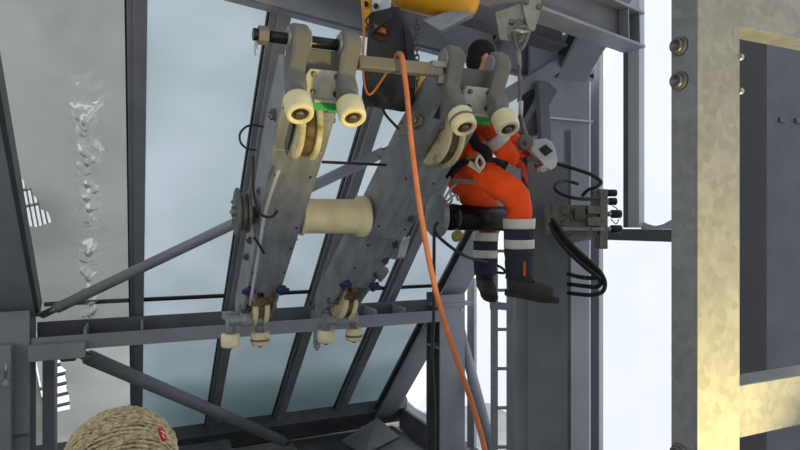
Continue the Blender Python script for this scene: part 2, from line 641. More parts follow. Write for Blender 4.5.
# left rafter
xr0, xr1 = -1.25, -.755
m = MB()
m.prism([on(CR, xr0, -.75), on(CR, xr1, -.75), on(CR, xr1, 4.2), on(CR, xr0, 4.2)], V(0, .02, .02))
root = thing('rafter', 'pale grey sloping rafter along the left edge of the glazing', 'rafter', on(CR, -1, -.75))
m.build('flange', M_STEEL, root, bevel=.003)
m = MB()
m.prism([on(CR + .04, xr1 - .015, -.75), on(CR + .04, xr1 + .03, -.75), on(CR + .04, xr1 + .03, 4.2), on(CR + .04, xr1 - .015, 4.2)], V(0, .11, .11))
m.build('edge_channel', M_STEELD, root)
# left column
root = thing('steel_column', 'pale grey steel column at the far left, below the rafter', 'column', (-1.0, 5.4, -5))
MB().box((-1.3, 5.28, -5), (-.755, 5.3, -.66)).build('flange', M_STEEL, root, bevel=.003)
MB().box((-1.04, 5.3, -5), (-1.02, 5.58, -.66)).build('web', M_STEELD, root)
MB().box((-1.3, 5.58, -5), (-.755, 5.6, -.66)).build('flange', M_STEEL, root)
m = MB(); m.box((-1.3, 5.262, -1.62), (-.757, 5.28, -1.60)); m.build('weld_seam', M_STEELD, root)
m = MB(); pq = PY(22, 395, 5.2); m.box((-1.5, 5.18, -5), (pq.x - .07, 5.26, PY(5, 345, 5.2).z)); m.build('cover_strip', M_STEEL, root)
root2 = thing('turnbuckle', 'small steel turnbuckle fixed to the leftmost column', 'turnbuckle', PY(5, 385, 5.05))
m = MB(); m.bar(PY(3.5, 368, 5.1), PY(1, 385, 5.1), .012, .012).bar(PY(9, 368, 5.1), PY(8, 385, 5.1), .012, .012); m.build('frame', M_GALV, root2)
m = MB(); m.cyl(PY(6.5, 362, 5.1), PY(5.5, 378, 5.1), .008); m.cyl(PY(5.5, 383, 5.05), PY(5.5, 383, 5.18), .02); m.bolt(PY(8, 384, 5.08), -Y, .014); m.build('bolt', M_BOLT, root2)
# inner post behind the left column
MB().box((-.73, 5.75, -5), (-.64, 5.95, -1.0)).build('steel_post', M_STEEL, bevel=.004, **T('slim grey post standing right behind the far left column', 'post'))

# gable rafter
xa = 3.0
root = thing('gable_rafter', 'grey H-section rafter sloping down behind the worker to the gable corner', 'rafter', on(CR, xa, -2.6))
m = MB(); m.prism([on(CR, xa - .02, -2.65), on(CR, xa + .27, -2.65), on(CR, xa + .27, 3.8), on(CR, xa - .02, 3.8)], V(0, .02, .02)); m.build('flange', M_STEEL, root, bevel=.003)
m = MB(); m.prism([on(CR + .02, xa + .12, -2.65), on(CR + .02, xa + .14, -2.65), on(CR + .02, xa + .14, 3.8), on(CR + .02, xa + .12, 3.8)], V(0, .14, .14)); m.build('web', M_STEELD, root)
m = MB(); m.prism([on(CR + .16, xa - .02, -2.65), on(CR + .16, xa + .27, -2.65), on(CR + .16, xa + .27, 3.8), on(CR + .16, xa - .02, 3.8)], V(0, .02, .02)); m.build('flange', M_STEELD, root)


def hcolumn(label, pxa, pxb, y, ztop, zbot=-5.0):
    a = PY(pxa, 225, y); b = PY(pxb, 225, y)
    root = thing('steel_column', label, 'column', ((a.x + b.x) / 2, y + .15, zbot))
    MB().box((a.x, y, zbot), (b.x, y + .02, ztop)).build('flange', M_STEEL, root, bevel=.003)
    xm = (a.x + b.x) / 2
    MB().box((xm - .008, y + .02, zbot), (xm + .008, y + .30, ztop)).build('web', M_STEELD, root)
    MB().box((a.x, y + .30, zbot), (b.x, y + .32, ztop)).build('flange', M_STEELD, root)
    return root, a.x, b.x


# far column (below the gable rafter, right of the purlin)
r1, fx0, fx1 = hcolumn('far grey steel column under the gable rafter, black cable running down it', 440, 465, 5.45, -.74)
m = MB(); q = PY(452, 348, 5.45); m.box((fx0, 5.47, q.z - .01), (fx1, 5.75, q.z + .01)); m.build('stiffener', M_STEEL, r1)
m = MB(); q = PY(452, 304, 5.45); m.box((fx0 - .05, 5.43, q.z - .02), (fx1 + .1, 5.8, q.z + .01)); m.build('cap_plate', M_STEEL, r1)
for (a, b) in ((433, 310), (462, 310)):
    m = MB(); m.bolt(PY(a, b, 5.43), -Y, .012); m.build('bolt', M_BOLT, r1)
# near column (behind the valve block)
r2, nx0, nx1 = hcolumn('tall wide grey steel column behind the hydraulic valve block', 545, 590, 3.66, 1.22)
m = MB(); q = PY(567, 119, 3.66); m.box((nx0 - .02, 3.63, q.z - .015), (nx1 + .005, 3.66, q.z)); m.build('weld_seam', M_FRAME, r2)
m = MB(); q = PY(540, 133, 3.68); m.prism([PY(530, 138, 3.70), PY(545, 132, 3.70), PY(545, 137, 3.70), PY(530, 144, 3.70)], V(0, .12, 0)); m.build('stiffener', M_STEEL, r2)
m = MB(); q = PX(593, 76, GX - .1); m.box((q.x - .012, q.y - .03, q.z - .04), (q.x, q.y + .03, q.z + .04)); m.build('clip_plate', M_FRAME, r2)
m = MB(); m.bolt(q + V(-.012, 0, 0), -X, .014); m.build('bolt', M_SLATE, r2)
# haunch joining near column, rafter and cross beam
m = MB()
m.prism([PY(*p, 3.64) for p in ((530, 28), (612, 40), (590, 70), (590, 74), (545, 72), (530, 90))], V(0, .03, 0))
m.build('haunch_plate', M_STEEL, bevel=.003, **T('pale grey haunch plate on top of the tall wide column', 'steel plate'))
m = MB()
m.prism([PY(*p, 3.60) for p in ((543, 88), (562, 60), (548, 52), (536, 74))], V(0, .02, 0))

# purlin beam with stiffeners
root = thing('purlin_beam', 'long grey H-beam with stiffeners crossing the glazing at mid height', 'beam', (1.2, 5.45, -1.05))
za, zb = PY(35, 336, 5.3).z, PY(430, 296, 5.3).z
z0 = (za + zb) / 2
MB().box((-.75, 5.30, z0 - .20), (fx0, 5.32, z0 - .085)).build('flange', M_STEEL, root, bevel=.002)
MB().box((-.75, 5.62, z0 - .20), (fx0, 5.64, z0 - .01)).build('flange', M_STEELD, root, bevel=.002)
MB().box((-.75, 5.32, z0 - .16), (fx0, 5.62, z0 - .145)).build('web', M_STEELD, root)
for px in (85, 142, 320, 376, 405):
    a = PY(px, 330, 5.32)
    MB().box((a.x - .01, 5.32, z0 - .145), (a.x + .01, 5.62, z0 - .04)).build('stiffener', M_STEEL, root)
a = PY(85, 340, 5.2)
MB().box((-.755, 5.20, z0 - .25), (a.x, 5.299, z0 - .13)).build('end_bracket', M_STEEL, root, bevel=.004)
m = MB()
m.prism([PY(*p, 5.40) for p in ((45, 350), (84, 350), (75, 361), (62, 362))], V(0, .02, 0))
m.build('gusset_plate', M_STEELD, root)

# tube braces
def brace(label, pts, r, mt=M_STEEL, ends=True):
    root = thing('tube_brace', label, 'brace', pts[0])
    m = MB(); m.cyl(pts[0], pts[1], r); m.build('tube', mt, root)
    d = (pts[1] - pts[0]).normalized()
    for k, (p, sg) in enumerate(((pts[0], -1), (pts[1], 1))):
        m = MB(); m.cyl(p - d * sg * .05, p + d * sg * .07, r * 1.05, r * .35); m.build('end_cone', mt, root)
        m = MB(); m.bar(p, p + d * sg * .16, r * 1.6, .014); m.build('lug', M_STEELD, root)
    return root


brace('long diagonal brace tube rising from lower left behind the carrier beams', [PL(57, 308, 4.72), PL(384, 152, 4.66)], .042)
brace('thick diagonal brace tube descending below the left end of the purlin', [PL(88, 357, 4.72), PL(283, 441, 4.72)], .066)
brace('short steep brace tube right of the far column', [PX(458, 322, 3.28), PX(495, 462, 3.28)], .055)

# top cross beam (wide pale flange) and rafter piece at the top
def quadbeam(name, label, cat, a0, a1, w, h, side, mt=M_STEEL, mtw=M_STEELD, up=None, tf=.02):
    a0 = Vector(a0); a1 = Vector(a1); d = a1 - a0
    s = Vector(side); s = (s - d * (s.dot(d) / d.length_squared)).normalized(); nn = d.normalized().cross(s)
    if nn.z < 0:
        nn = -nn
    root = thing(name, label, cat, (a0 + a1) / 2)
    for k in (0, 1):
        MB().obox((a0 + a1) / 2 + nn * (k * h), d / 2, s * (w / 2), nn * (tf / 2)).build('flange', mt, root, bevel=.003)
    MB().obox((a0 + a1) / 2 + nn * (h / 2), d / 2, s * .008, nn * (h / 2 - tf / 2)).build('web', mtw, root)
    return root, s, nn, d.normalized()


# pale cross beam: side face visible
root = thing('cross_beam', 'deep pale grey cross beam running behind the yellow hoist to the right column', 'beam', P(430, 40, 4.0))
A = [P(225, -4, 3.35), P(545, 80, 4.6)]
B = [P(225, -62, 3.35), P(545, 47, 4.6)]
m = MB(); m.prism([A[0], A[1], B[1], B[0]], V(0, .02, 0)); m.build('side_plate', M_STEEL, root, bevel=.003)
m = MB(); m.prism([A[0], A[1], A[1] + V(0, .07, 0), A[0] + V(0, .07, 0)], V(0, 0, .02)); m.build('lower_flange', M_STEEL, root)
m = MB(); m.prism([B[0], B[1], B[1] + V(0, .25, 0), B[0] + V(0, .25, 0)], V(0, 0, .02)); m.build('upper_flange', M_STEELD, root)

# crane I-beam ending at the upper right
e1 = P(634, 49, 4.2)
e0 = P(520, 8, 3.3)
dd = (e0 - e1)
e0 = e1 + dd * 2.1
root, s_, n_, d_ = quadbeam('crane_beam', 'grey crane I-beam at the top right with rounded flange ends', 'beam', e0, e1, .17, .235, Y, M_STEEL)
for k in (0.06, .22):
    MB().obox(e1 - d_ * k + n_ * .1175, d_ * .006, s_ * .075, n_ * .105).build('stiffener', M_STEEL, root)
root, s_, n_, d_ = quadbeam('crane_beam', 'second dark grey crane beam behind the hoist, above the worker', 'beam', P(300, -30, 3.4), P(560, 48, 4.1), .16, .2, Y, M_STEELD)

# secondary struts behind the worker at upper right
m = MB(); m.bar(P(500, 100, 4.35), P(556, 66, 4.55), .1, .1, side=Y); m.build('corner_strut', M_STEEL, bevel=.004, **T('pale short strut rising to the top of the wide column', 'strut'))
m = MB(); m.bar(P(523, 136, 4.4), P(550, 88, 4.5), .09, .09, side=Y); m.build('knee_strut', M_STEELD, bevel=.004, **T('dark steep strut between wire sling and the wide column', 'strut'))
m = MB(); m.bar(P(548, 200, 4.3), P(541, 82, 4.4), .05, .09, side=Y); m.build('angle_post', M_STEELD, bevel=.004, **T('narrow dark upright just left of the wide column', 'post'))

# mottled plate post the worker is beside, and the pale strip next to it
a, b = P(528, 162, 3.75), P(567.5, 162, 3.75)
m = MB(); q0 = a; q1 = b
wx = (b - a).length
m.prism([P(528, 162, 3.75), P(567.5, 162, 3.75), V(b.x, b.y, -5), V(a.x, a.y, -5)], FW * .02)
root = thing('mast', 'mottled grey flat mast beside the seated worker, valve block bolted to it', 'mast', V((a.x + b.x) / 2, (a.y + b.y) / 2, -5))
m.build('front_plate', M_CONC, root, bevel=.004)
m = MB(); a2, b2 = P(516, 240, 3.85), P(530, 240, 3.85)
m.prism([a2, b2, V(b2.x, b2.y, -5), V(a2.x, a2.y, -5)], FW * .12)
m.build('side_channel', M_STEEL, root, bevel=.004)
m = MB(); a3, b3 = P(566, 170, 3.80), P(571, 170, 3.80)
m.prism([P(566, 130, 3.8), P(571, 130, 3.8), V(b3.x, b3.y, -5), V(a3.x, a3.y, -5)], FW * .05)
m.build('edge_strip', M_STEELD, root)

# rigid frame seen at right behind the posts
MB().box((PY(735, 225, 1.75).x, 1.75, -5), (PY(768, 225, 1.75).x, 1.9, 2.2)).build('dark_pillar', M_DARK, bevel=.01, **T('dark pillar standing behind the foreground galvanised post', 'pillar'))
root = thing('wall_panel', 'grey-blue cabinet panel at the right edge behind the frame', 'panel', (3.1, 2.2, -5))
MB().box((PY(764, 225, 2.0).x, 2.0, -5), (3.36, 2.08, 2.2)).build('sheet', mat('blue_grey_panel', (88, 91, 101)), root, bevel=.005)
q = PY(781, 120, 2.0); MB().box((q.x - .02, 1.99, q.z - .012), (q.x + .03, 2.0, q.z + .012)).build('slot', M_STEELD, root)
q = PY(797, 121, 2.0); MB().box((q.x - .02, 1.99, q.z - .012), (q.x + .03, 2.0, q.z + .012)).build('slot', M_STEELD, root)

# ================================================================== FOREGROUND POST AND RAILS
x0, x1 = 1.243, 1.395
root = thing('galvanised_post', 'close spangled galvanised post lit warm, two big bolts on its grey side', 'post', (1.32, 1.04, -2.2))
m = MB()
m.box((x0, 1.0, -2.2), (x1, 1.006, 2.6))
m.box((x0, 1.006, -2.2), (x0 + .006, 1.078, 2.6))
m.box((x1 - .006, 1.006, -2.2), (x1, 1.078, 2.6))
m.build('channel', M_GALVP, root, bevel=.002)
for k, py in enumerate((46, 81, 453)):
    q = PX(680, py, x0)
    m = MB(); m.lathe(q, -X, [(0, .024), (.005, .024), (.008, .021)], 28)
    b = m.build('bolt_washer', M_STEELD, root)
    m = MB(); m.lathe(q - X * .006, -X, [(0, .019), (.009, .019), (.012, .017), (.012, .013), (.010, .0125), (.010, .007), (.004, .006)], 28); m.build('bolt_head', M_BOLTD, b)
for py in (57, 91):
    q = PX(738, py, x1 - .002); m = MB(); m.cyl(q, q + X * .012, .009, seg=14); m.build('rivet', M_BOLT, root)


def rail(label, ptop, pbot, y0, y1):
    zt = PY(*ptop, y0).z; zb = PY(*pbot, y0).z
    root = thing('galvanised_rail', label, 'rail', (2.2, y0, zb))
    xa = x1 + .001
    MB().box((xa, y0, zb), (3.2, y0 + .006, zt)).build('web', M_GALVP, root, bevel=.002)
    MB().box((xa, y0 + .006, zt - .006), (3.2, y1, zt)).build('upper_flange', M_GALV, root, bevel=.002)
    MB().box((xa, y0 + .006, zb), (3.2, y1, zb + .006)).build('lower_flange', M_GALVP, root, bevel=.002)
    return root


rail('upper warm-lit galvanised rail meeting the close post at the top right', (741, -20), (741, 27), 1.02, 1.09)
rail('lower warm-lit galvanised rail meeting the close post at the bottom right', (744, 385), (744, 437), 1.02, 1.10)

# ================================================================== CARRIER BEAMS
ZC, YS, ZS = .0, 2.1, .675          # the shaft line


def carrier(idx, ptop, pbot, xarm, rollers, label):
    top = PL(*ptop, 2.72); bot = PL(*pbot, 2.72)
    d = (bot - top).normalized()
    # origin where z = 0
    o = top + d * (top.z / -d.z)
    xx = (X - d * X.dot(d)).normalized()
    nn = d.cross(xx)
    if nn.y > 0:
        nn = -nn

    def L(x, s, n):
        return o + xx * x + d * s + nn * n
    root = thing('carrier_beam', label, 'beam', L(0, .9, -.1))

    def lbox(x0, x1, s0, s1, n0, n1, mb=None):
        mb = mb or MB()
        mb.obox(L((x0 + x1) / 2, (s0 + s1) / 2, (n0 + n1) / 2), xx * ((x1 - x0) / 2), d * ((s1 - s0) / 2), nn * ((n1 - n0) / 2))
        return mb
    W, WB = (.112, .088) if idx == 0 else (.122, .092)
    m = MB()
    m.add([L(-W, -.44, -.22), L(W, -.44, -.22), L(WB, .50, -.22), L(-WB, .50, -.22), L(-W, -.44, 0), L(W, -.44, 0), L(WB, .50, 0), L(-WB, .50, 0)],
          [(0, 3, 2, 1), (4, 5, 6, 7), (0, 1, 5, 4), (1, 2, 6, 5), (2, 3, 7, 6), (3, 0, 4, 7)])
    m.build('box_section', M_BEAM, root, bevel=.006)
    for sg in (-1, 1):
        m = MB(); xa = sg * W
        xb = sg * (W - .016)
        poly = [L(xa, -.76, -.20), L(xa, -.80, -.12), L(xa, -.76, -.02), L(xa, -.42, 0), L(xa, -.42, -.22)]
        m.prism(poly, xx * (-sg * .016)); m.build('cheek_plate', M_BEAM, root, bevel=.002)
        m = MB(); xa = sg * WB
        poly = [L(xa, .50, -.22), L(xa, .50, 0), L(xa, .66, -.01), L(xa, .82, -.06), L(xa, .86, -.12), L(xa, .80, -.20)]
        m.prism(poly, xx * (-sg * .016)); m.build('cheek_plate', M_BEAM, root, bevel=.002)
    # slot frames on the underside
    m = lbox(-W, -.052, -.64, -.44, -.014, 0); lbox(.064, W, -.64, -.44, -.014, 0, m)
    m.build('slot_frame', M_BEAM, root)
    # seam
    m = lbox(-.101, .101, .10, .103, -.2, .001); m.build('weld_seam', M_STEELD, root)
    # top wheel: two cream rims and the rusty groove
    for (sc, R_, nc, xc, hw_) in ((-.53, .128, -.035, .006, .032), (.665, .105, -.035, 0, .026)):
        c = L(xc, sc, nc)
        w = MB(); w.lathe(c - xx * hw_, xx, [(0, R_ * .25), (0, R_ * .86), (2 * hw_, R_ * .86), (2 * hw_, R_ * .25)], 40)
        wo = w.build('grooved_wheel', M_RUST, root)
        for sg in (-1, 1):
            w = MB(); w.lathe(c + xx * (sg * (hw_ - .008)), xx * sg, [(0, R_ * .25), (0, R_ * .98), (.004, R_), (.022, R_), (.026, R_ * .9), (.018, R_ * .5), (.018, .02)], 40)
            w.build('wheel_rim', M_CREAMD, wo)
        w = MB(); w.cyl(L(-WB - .01, sc, nc), L(WB + .01, sc, nc), .02); w.build('axle', M_BOLTD, root)
    # yellowish scrap of rubber above the lower wheel
    m = MB(); m.prism([L(-.04, .53, .004), L(.05, .52, .004), L(.062, .56, .004), L(-.05, .575, .004)], nn * .03); m.build('wiper_pad', M_RUST, root, bevel=.006)
    # fork arms on the shaft line with the cream guide rollers
    for xa, (rpx, rpy) in zip(xarm, rollers):
        arm = MB()
        hub = V(xa, YS, ZS)
        rc = PY(rpx, rpy, 1.97)
        top_r = rc - NN * .028
        # outline in the y-z plane: hub circle, curved neck, foot over the roller
        def pt(y, z):
            return V(0, y, z)
        foot = V(xa, rc.y + .07, rc.z + .055)
        poly = []
        for k in range(19):
            t = math.radians(-20 + 220 * k / 18)
            poly.append(V(0, YS + .058 * math.cos(t), ZS + .058 * math.sin(t)))
        poly += [V(0, YS - .052, ZS - .05), V(0, YS - .045, ZS - .12), V(0, foot.y - .04, foot.z + .035), V(0, foot.y - .045, foot.z - .015), V(0, foot.y + .0, foot.z - .04), V(0, foot.y + .035, foot.z - .01), V(0, foot.y + .045, foot.z + .06), V(0, YS + .05, ZS - .10)]
        dx = (rc.x - xa) * .8
        vs = []
        for side in (-.033, .033):
            for p in poly:
                k = max(0, min(1, (ZS - .03 - p.z) / .16))
                k = k * k * (3 - 2 * k)
                vs.append(V(xa + side + dx * k, p.y, p.z))
        npz = len(poly)
        arm.add(vs, [tuple(range(npz)), tuple(range(2 * npz - 1, npz - 1, -1))] + [(i, npz + i, npz + (i + 1) % npz, (i + 1) % npz) for i in range(npz)])
        ao = arm.build('fork_arm', M_ARM, root, bevel=.012)
        for f in ao.data.polygons:
            f.use_smooth = True
        ao.data.set_sharp_from_angle(angle=.75)
        for sg in (-1, 1):
            w = MB(); w.lathe(hub + X * (sg * .033), X * sg, [(0, .043), (.008, .042), (.010, .030)], 28); w.build('washer', M_GALV, ao)
        RA = V(0, -.56, -.83); a0 = rc - RA * .036
        r = MB(); r.lathe(a0, RA, [(0, .03), (0, .045), (.006, .049), (.066, .049), (.078, .046), (.081, .042), (.079, .031), (.064, .029)], 40)
        ro = r.build('guide_roller', M_CREAM, root)
        if idx == 1 and xa < 1.3:
            r = MB(); r.lathe(a0 + RA * .034, RA, [(0, .04), (0, .0505), (.012, .0505), (.012, .04)], 40); r.build('dark_band', M_ARM, ro)
        r = MB(); r.lathe(a0 + RA * .054, RA, [(0, .031), (.018, .031), (.020, .018), (.016, .017)], 28); r.build('bearing', M_BROWN, ro)
        r = MB(); r.lathe(a0 + RA * .064, RA, [(0, .015), (.016, .015), (.018, .010)], 16); r.build('axle_bolt', M_BOLTD, ro)
        r = MB(); r.cyl(a0 - RA * .03, a0 + RA * .01, .03, seg=20); r.build('roller_stud', M_ARM, ro)
    xm = (xarm[0] + xarm[1]) / 2
    # dark saddle and chalky plate with four bolts between the arms
    m = MB(); m.obox(V(xm, YS + .03, ZS - .065), X * (abs(xarm[1] - xarm[0]) / 2 - .035), V(0, -.006, .045), V(0, .02, .002)); m.build('saddle', M_ARM, root, bevel=.004)
    pc = V(xm + .01 * idx, YS - .012, ZS - .155)
    ph = V(0, -.012, .05); pn = V(0, -.95, -.3)
    m = MB(); hw = .072
    poly = [pc + X * a * hw + ph * b for a, b in ((-.8, 1), (.8, 1), (1, .6), (1, -.8), (.7, -1.05), (-.7, -1.05), (-1, -.8), (-1, .6))]
    m.prism(poly, -pn * .02); po = m.build('bolted_plate', M_PLATE, root, bevel=.003)
    for a, b in ((-.6, .62), (.6, .62), (-.6, -.6), (.6, -.6)):
        m = MB(); m.bolt(pc + X * a * hw + ph * b, pn, .009, .009); m.build('plate_bolt', M_BOLTD, po)
    gc = pc - ph * 1.5 + pn * .012
    m = MB(); m.obox(gc, X * .052, ph * .30, pn * .02); m.obox(gc + X * .03 - ph * .18 + pn * .004, X * .022, ph * .2, pn * .02)
    m.build('green_block', M_GREEN, root, bevel=.004, label='bright green plastic block')
    m = MB(); m.obox(gc + ph * .35 + pn * .004, X * .046, ph * .1, pn * .02); m.build('buffer_strip', M_PLATE, root, bevel=.004)
    # link block joining the saddle to the beam
    m = MB(); m.obox((pc + L(0, -.6, -.12)) / 2 + V(0, .10, .03), X * .07, V(0, .06, 0), V(0, 0, .12)); m.build('head_block', M_BEAM, root, bevel=.006)
    # lower guide rollers on studs
    for k, (px, py) in enumerate(((230.5, 340), (260, 338)) if idx == 0 else ((326, 336), (354, 334))):
        c = PL(px, py, 2.62)
        r = MB(); r.lathe(c + Z * .035, -Z, [(0, .03), (0, .044), (.006, .050), (.062, .050), (.072, .044), (.072, .024), (.064, .022)], 32)
        ro = r.build('guide_roller', M_CREAM if k == 0 else M_CREAMD, root)
        if k == 1:
            r = MB(); r.lathe(c - Z * .002, -Z, [(0, .04), (0, .0515), (.012, .0515), (.012, .04)], 32); r.build('dark_band', M_ARM, ro)
        r = MB(); r.cyl(c - Z * .036, c - Z * .030, .024, seg=20); r.cyl(c - Z * .05, c - Z * .036, .011, seg=8); r.build('bearing', M_BROWN, ro)
        r = MB(); r.cyl(c + Z * .03, c + Z * .13, .026, seg=20); r.build('roller_stud', M_BEAM, ro)
        r = MB(); r.obox(c + Z * .12 + V(0, .08, 0), X * .03, Y * .05, Z * .018); r.build('roller_bracket', M_BEAM, root, bevel=.004)
    mid = (PL(246, 320, 2.66) if idx == 0 else PL(341, 320, 2.66))
    m = MB(); m.cyl(mid - X * .09, mid + X * .09, .026); m.cyl(mid - X * .03, mid + X * .035, .036); m.build('cross_tube', M_GALV, root)
    # blue hand knobs and small bolts down the faces
    for sg in (-1, 1):
        c = L(sg * (WB - .002), .455, .002)
        m = MB(); m.lathe(c, nn, [(0, .009), (.012, .009), (.012, .026), (.026, .028), (.032, .02)], 12)
        m.obox(c + nn * .022, xx * .034, d * .010, nn * .007); m.obox(c + nn * .022, xx * .010, d * .034, nn * .007)
        m.build('hand_knob', M_BLUE, root, label='dark blue star hand knob')
    for s in (-.30, .02, .16, .34):
        for sg in (-1, 1):
            m = MB(); m.cyl(L(sg * .078, s, 0), L(sg * .078, s, .003), .006, seg=12); m.build('screw', M_SLATE, root)
    if idx == 0:
        for s in (-.12, .07, .21, .33):
            m = MB(); m.bolt(L(-.098, s, -.10), -xx, .017, .014, True); m.build('side_bolt', M_BOLTD, root)
    else:
        for s in (-.06, .13, .26, .38):
            m = MB(); m.bolt(L(WB - .02, s, 0), nn, .016, .016, True); m.build('side_bolt', M_BOLTD, root)
    for sg in (-1, 1):
        m = MB(); m.bolt(L(sg * (W + .0), -.56, -.07), xx * sg, .022, .02, True); m.build('axle_nut', M_BOLTD, root)
    return root, L, xx, d, nn


cb1, L1, x1_, d1, n1 = carrier(0, (313, 96), (262, 300), (.537, .730), ((298.5, 106), (351, 110)), 'left carrier beam hanging in front of the glazing, with cream rollers')
cb2, L2, x2_, d2, n2 = carrier(1, (466, 104), (349, 300), (1.175, 1.397), ((462, 120), (505, 122)), 'right carrier beam with cream rollers, partly hiding the seated worker')
# knurled dark band on the right beam's left roller, side lever and slider blocks
m = MB(); q = PY(322, 337, 2.9 + .45)
c = PL(317, 334, 2.66)
m.obox(c, X * .02, Y * .01, Z * .055); m.bolt(c - Z * .05, -Z, .02, .03, True); m.build('stop_bracket', M_GALV, cb2)
m = MB(); c = L2(.1, .17, -.02); m.obox(c, x2_ * .02, d2 * .05, n2 * .05); m.build('side_lug', M_BEAM, cb2, bevel=.004)
m = MB(); c = L2(.095, .36, 0); m.obox(c, x2_ * .03, d2 * .03, n2 * .015); m.obox(c + x2_ * .012 + d2 * .035, x2_ * .01, d2 * .02, n2 * .02); m.build('latch', M_GALV, cb2)

# upper big wheel of the right beam, sticking out beyond the slot
c = PY(452, 142, 2.12)
m = MB()
# pulley on the outside of the left beam
root = thing('side_pulley', 'small spoked pulley on the outer left side of the left carrier beam', 'pulley', PY(240, 235, 2.78))
c = PY(243, 212, 2.76)
for k, (xo, R_) in enumerate(((-.035, .112), (.012, .096))):
    m = MB(); m.lathe(c + X * xo, X, [(0, .03), (0, R_ * .9), (.004, R_), (.012, R_), (.016, R_ * .9), (.016, .03)], 40); m.build('disc', M_STEELD if k == 0 else M_BOLTD, root)
m = MB(); m.cyl(c - X * .05, c + X * .09, .026); m.build('hub', M_BOLTD, root)
m = MB(); m.lathe(c - X * .02, X, [(0, .03), (0, .088), (.032, .088), (.032, .03)], 36); m.build('groove', M_BOLTD, root)
for k in range(5):
    t = k * 2 * math.pi / 5
    m = MB(); m.bolt(c - X * .035 + Y * (.05 * math.cos(t)) + Z * (.05 * math.sin(t)), -X, .012, .012, True); m.build('bolt', M_BOLT, root)

# cream drum between the beams
a, b = PY(300, 216, 2.80), PY(366, 217, 2.80)
root = thing('cream_drum', 'cream plastic drum between the two carrier beams', 'drum', (a + b) / 2 - Z * .1)
dx = X; ln = b.x - a.x
m = MB(); m.lathe(a, dx, [(0, .03), (0, .092), (.01, .096), (.02, .086), (ln - .06, .086), (ln - .045, .104), (ln - .01, .106), (ln, .10), (ln, .03)], 48)
m.build('drum_shell', M_CREAM, root)
m = MB(); m.cyl(a - X * .02, b + X * .02, .05); m.build('core_tube', M_BOLTD, root)

# black shaft with its ring
a, b = PY(443, 217, 2.86), PY(526, 219.5, 2.86)
root = thing('black_shaft', 'thick oiled black shaft the worker sits astride', 'shaft', (a + b) / 2)
m = MB(); m.cyl(a, b, .072); m.build('shaft_body', M_BLACKOIL, root)
m = MB(); m.cyl(a + X * .04, a + X * .08, .075); m.build('shaft_collar', M_BLACKOIL, root)
m = MB(); c = PY(439, 216, 2.84); m.lathe(c - X * .03, X, [(0, .05), (0, .112), (.006, .118), (.03, .118), (.036, .112), (.036, .05)], 40); m.build('ring_flange', M_GALV, root)

# threaded shaft through the left fork
a = V(PY(253, 36, YS).x, YS, ZS); b = V(.78, YS, ZS)
root = thing('fork_shaft', 'dark steel shaft through the left fork arms, nut and split pin at its end', 'shaft', a)
m = MB(); m.cyl(a, b, .022); m.build('rod', M_BLACKOIL, root)
m = MB(); q = a + X * .035; m.cyl(q - X * .018, q + X * .018, .034, seg=6, smooth=False); m.build('nut', M_ARM, root, bevel=.003)
m = MB(); m.tube([a + X * .008 + Z * .02, a + X * .008 - Z * .03, a + X * .006 - Z * .06, a + X * .010 - Z * .075], .003); m.tube([a + X * .014 + Z * .02, a + X * .014 - Z * .03, a + X * .014 - Z * .05], .003); m.build('split_pin', M_BOLT, root)
m = MB(); q = a + X * .125; m.lathe(q, X, [(0, .026), (.012, .028), (.02, .024)], 20); m.build('spacer_ring', M_BRASS, root)

# square bar between the forks
a = V(.775, YS + .0, ZS - .035); b = V(1.13, YS, ZS - .03)
a = PY(357, 62.5, YS); b = PY(441, 71, YS)
root = thing('square_bar', 'rough square steel bar bridging the two pairs of fork arms', 'bar', (a + b) / 2)
m = MB(); m.bar(a, b, .048, .05, side=Z); m.build('bar_body', M_ARM, root, bevel=.005)
m = MB(); m.obox(b - X * .02 + Z * .02, X * .035, Y * .03, Z * .012); m.obox(b - X * .0 - Z * .035, X * .02, Y * .02, Z * .02); m.build('end_lug', M_GALV, root, bevel=.003)

# ================================================================== CHAIN HOIST
root = thing('chain_hoist', 'yellow-orange electric chain hoist hanging at the top centre', 'hoist', P(430, 10, 2.75))
a, b = P(398, -18, 2.7), P(470, 2, 2.9)
m = MB(); dv = b - a; m.lathe(a, dv, [(0, .03), (0, .10), (.03, .115), (dv.length - .05, .115), (dv.length, .085), (dv.length, .05), (dv.length - .02, .045)], 32); m.build('motor_housing', M_YELLOW, root)
m = MB(); m.bar(P(390, -25, 2.72), P(452, -10, 2.84), .2, .16, side=Z); m.build('gear_housing', M_YELLOW, root, bevel=.02)
m = MB(); q = b + dv.normalized() * .001; m.lathe(q - dv.normalized() * .03, dv, [(0, .045), (.012, .045), (.014, .01)], 24); m.build('vent_cap', M_BROWN, root)
m = MB(); m.prism([P(422, 20, 2.70), P(470, 3, 2.82), P(475, 13, 2.82), P(440, 31, 2.72)], FW * .06); m.build('fan_cover', M_GALV, root, bevel=.004)
m = MB(); m.prism([P(371, -10, 2.62), P(391, -10, 2.62), P(391, 10, 2.62), P(385, 24, 2.62), P(373, 20, 2.62)], FW * .1); m.build('chain_guide', M_FRAME, root, bevel=.004)
m = MB(); m.prism([P(360, -10, 2.66), P(373, -10, 2.66), P(372, 24, 2.66), P(363, 30, 2.66)], FW * .09); m.build('end_housing', M_YELLOW, root, bevel=.01)
m = MB(); m.cyl(P(366, 4, 2.64), P(366, 4, 2.68), .012); m.cyl(P(376, 6, 2.60), P(376, 6, 2.64), .012); m.build('screw', M_RUBBER, root)
m = MB(); m.prism([P(374, 24, 2.58), P(386, 29, 2.58), P(386, 34, 2.58), P(376, 30, 2.58)], FW * .05); m.build('name_plate', M_ORHOSE, root)

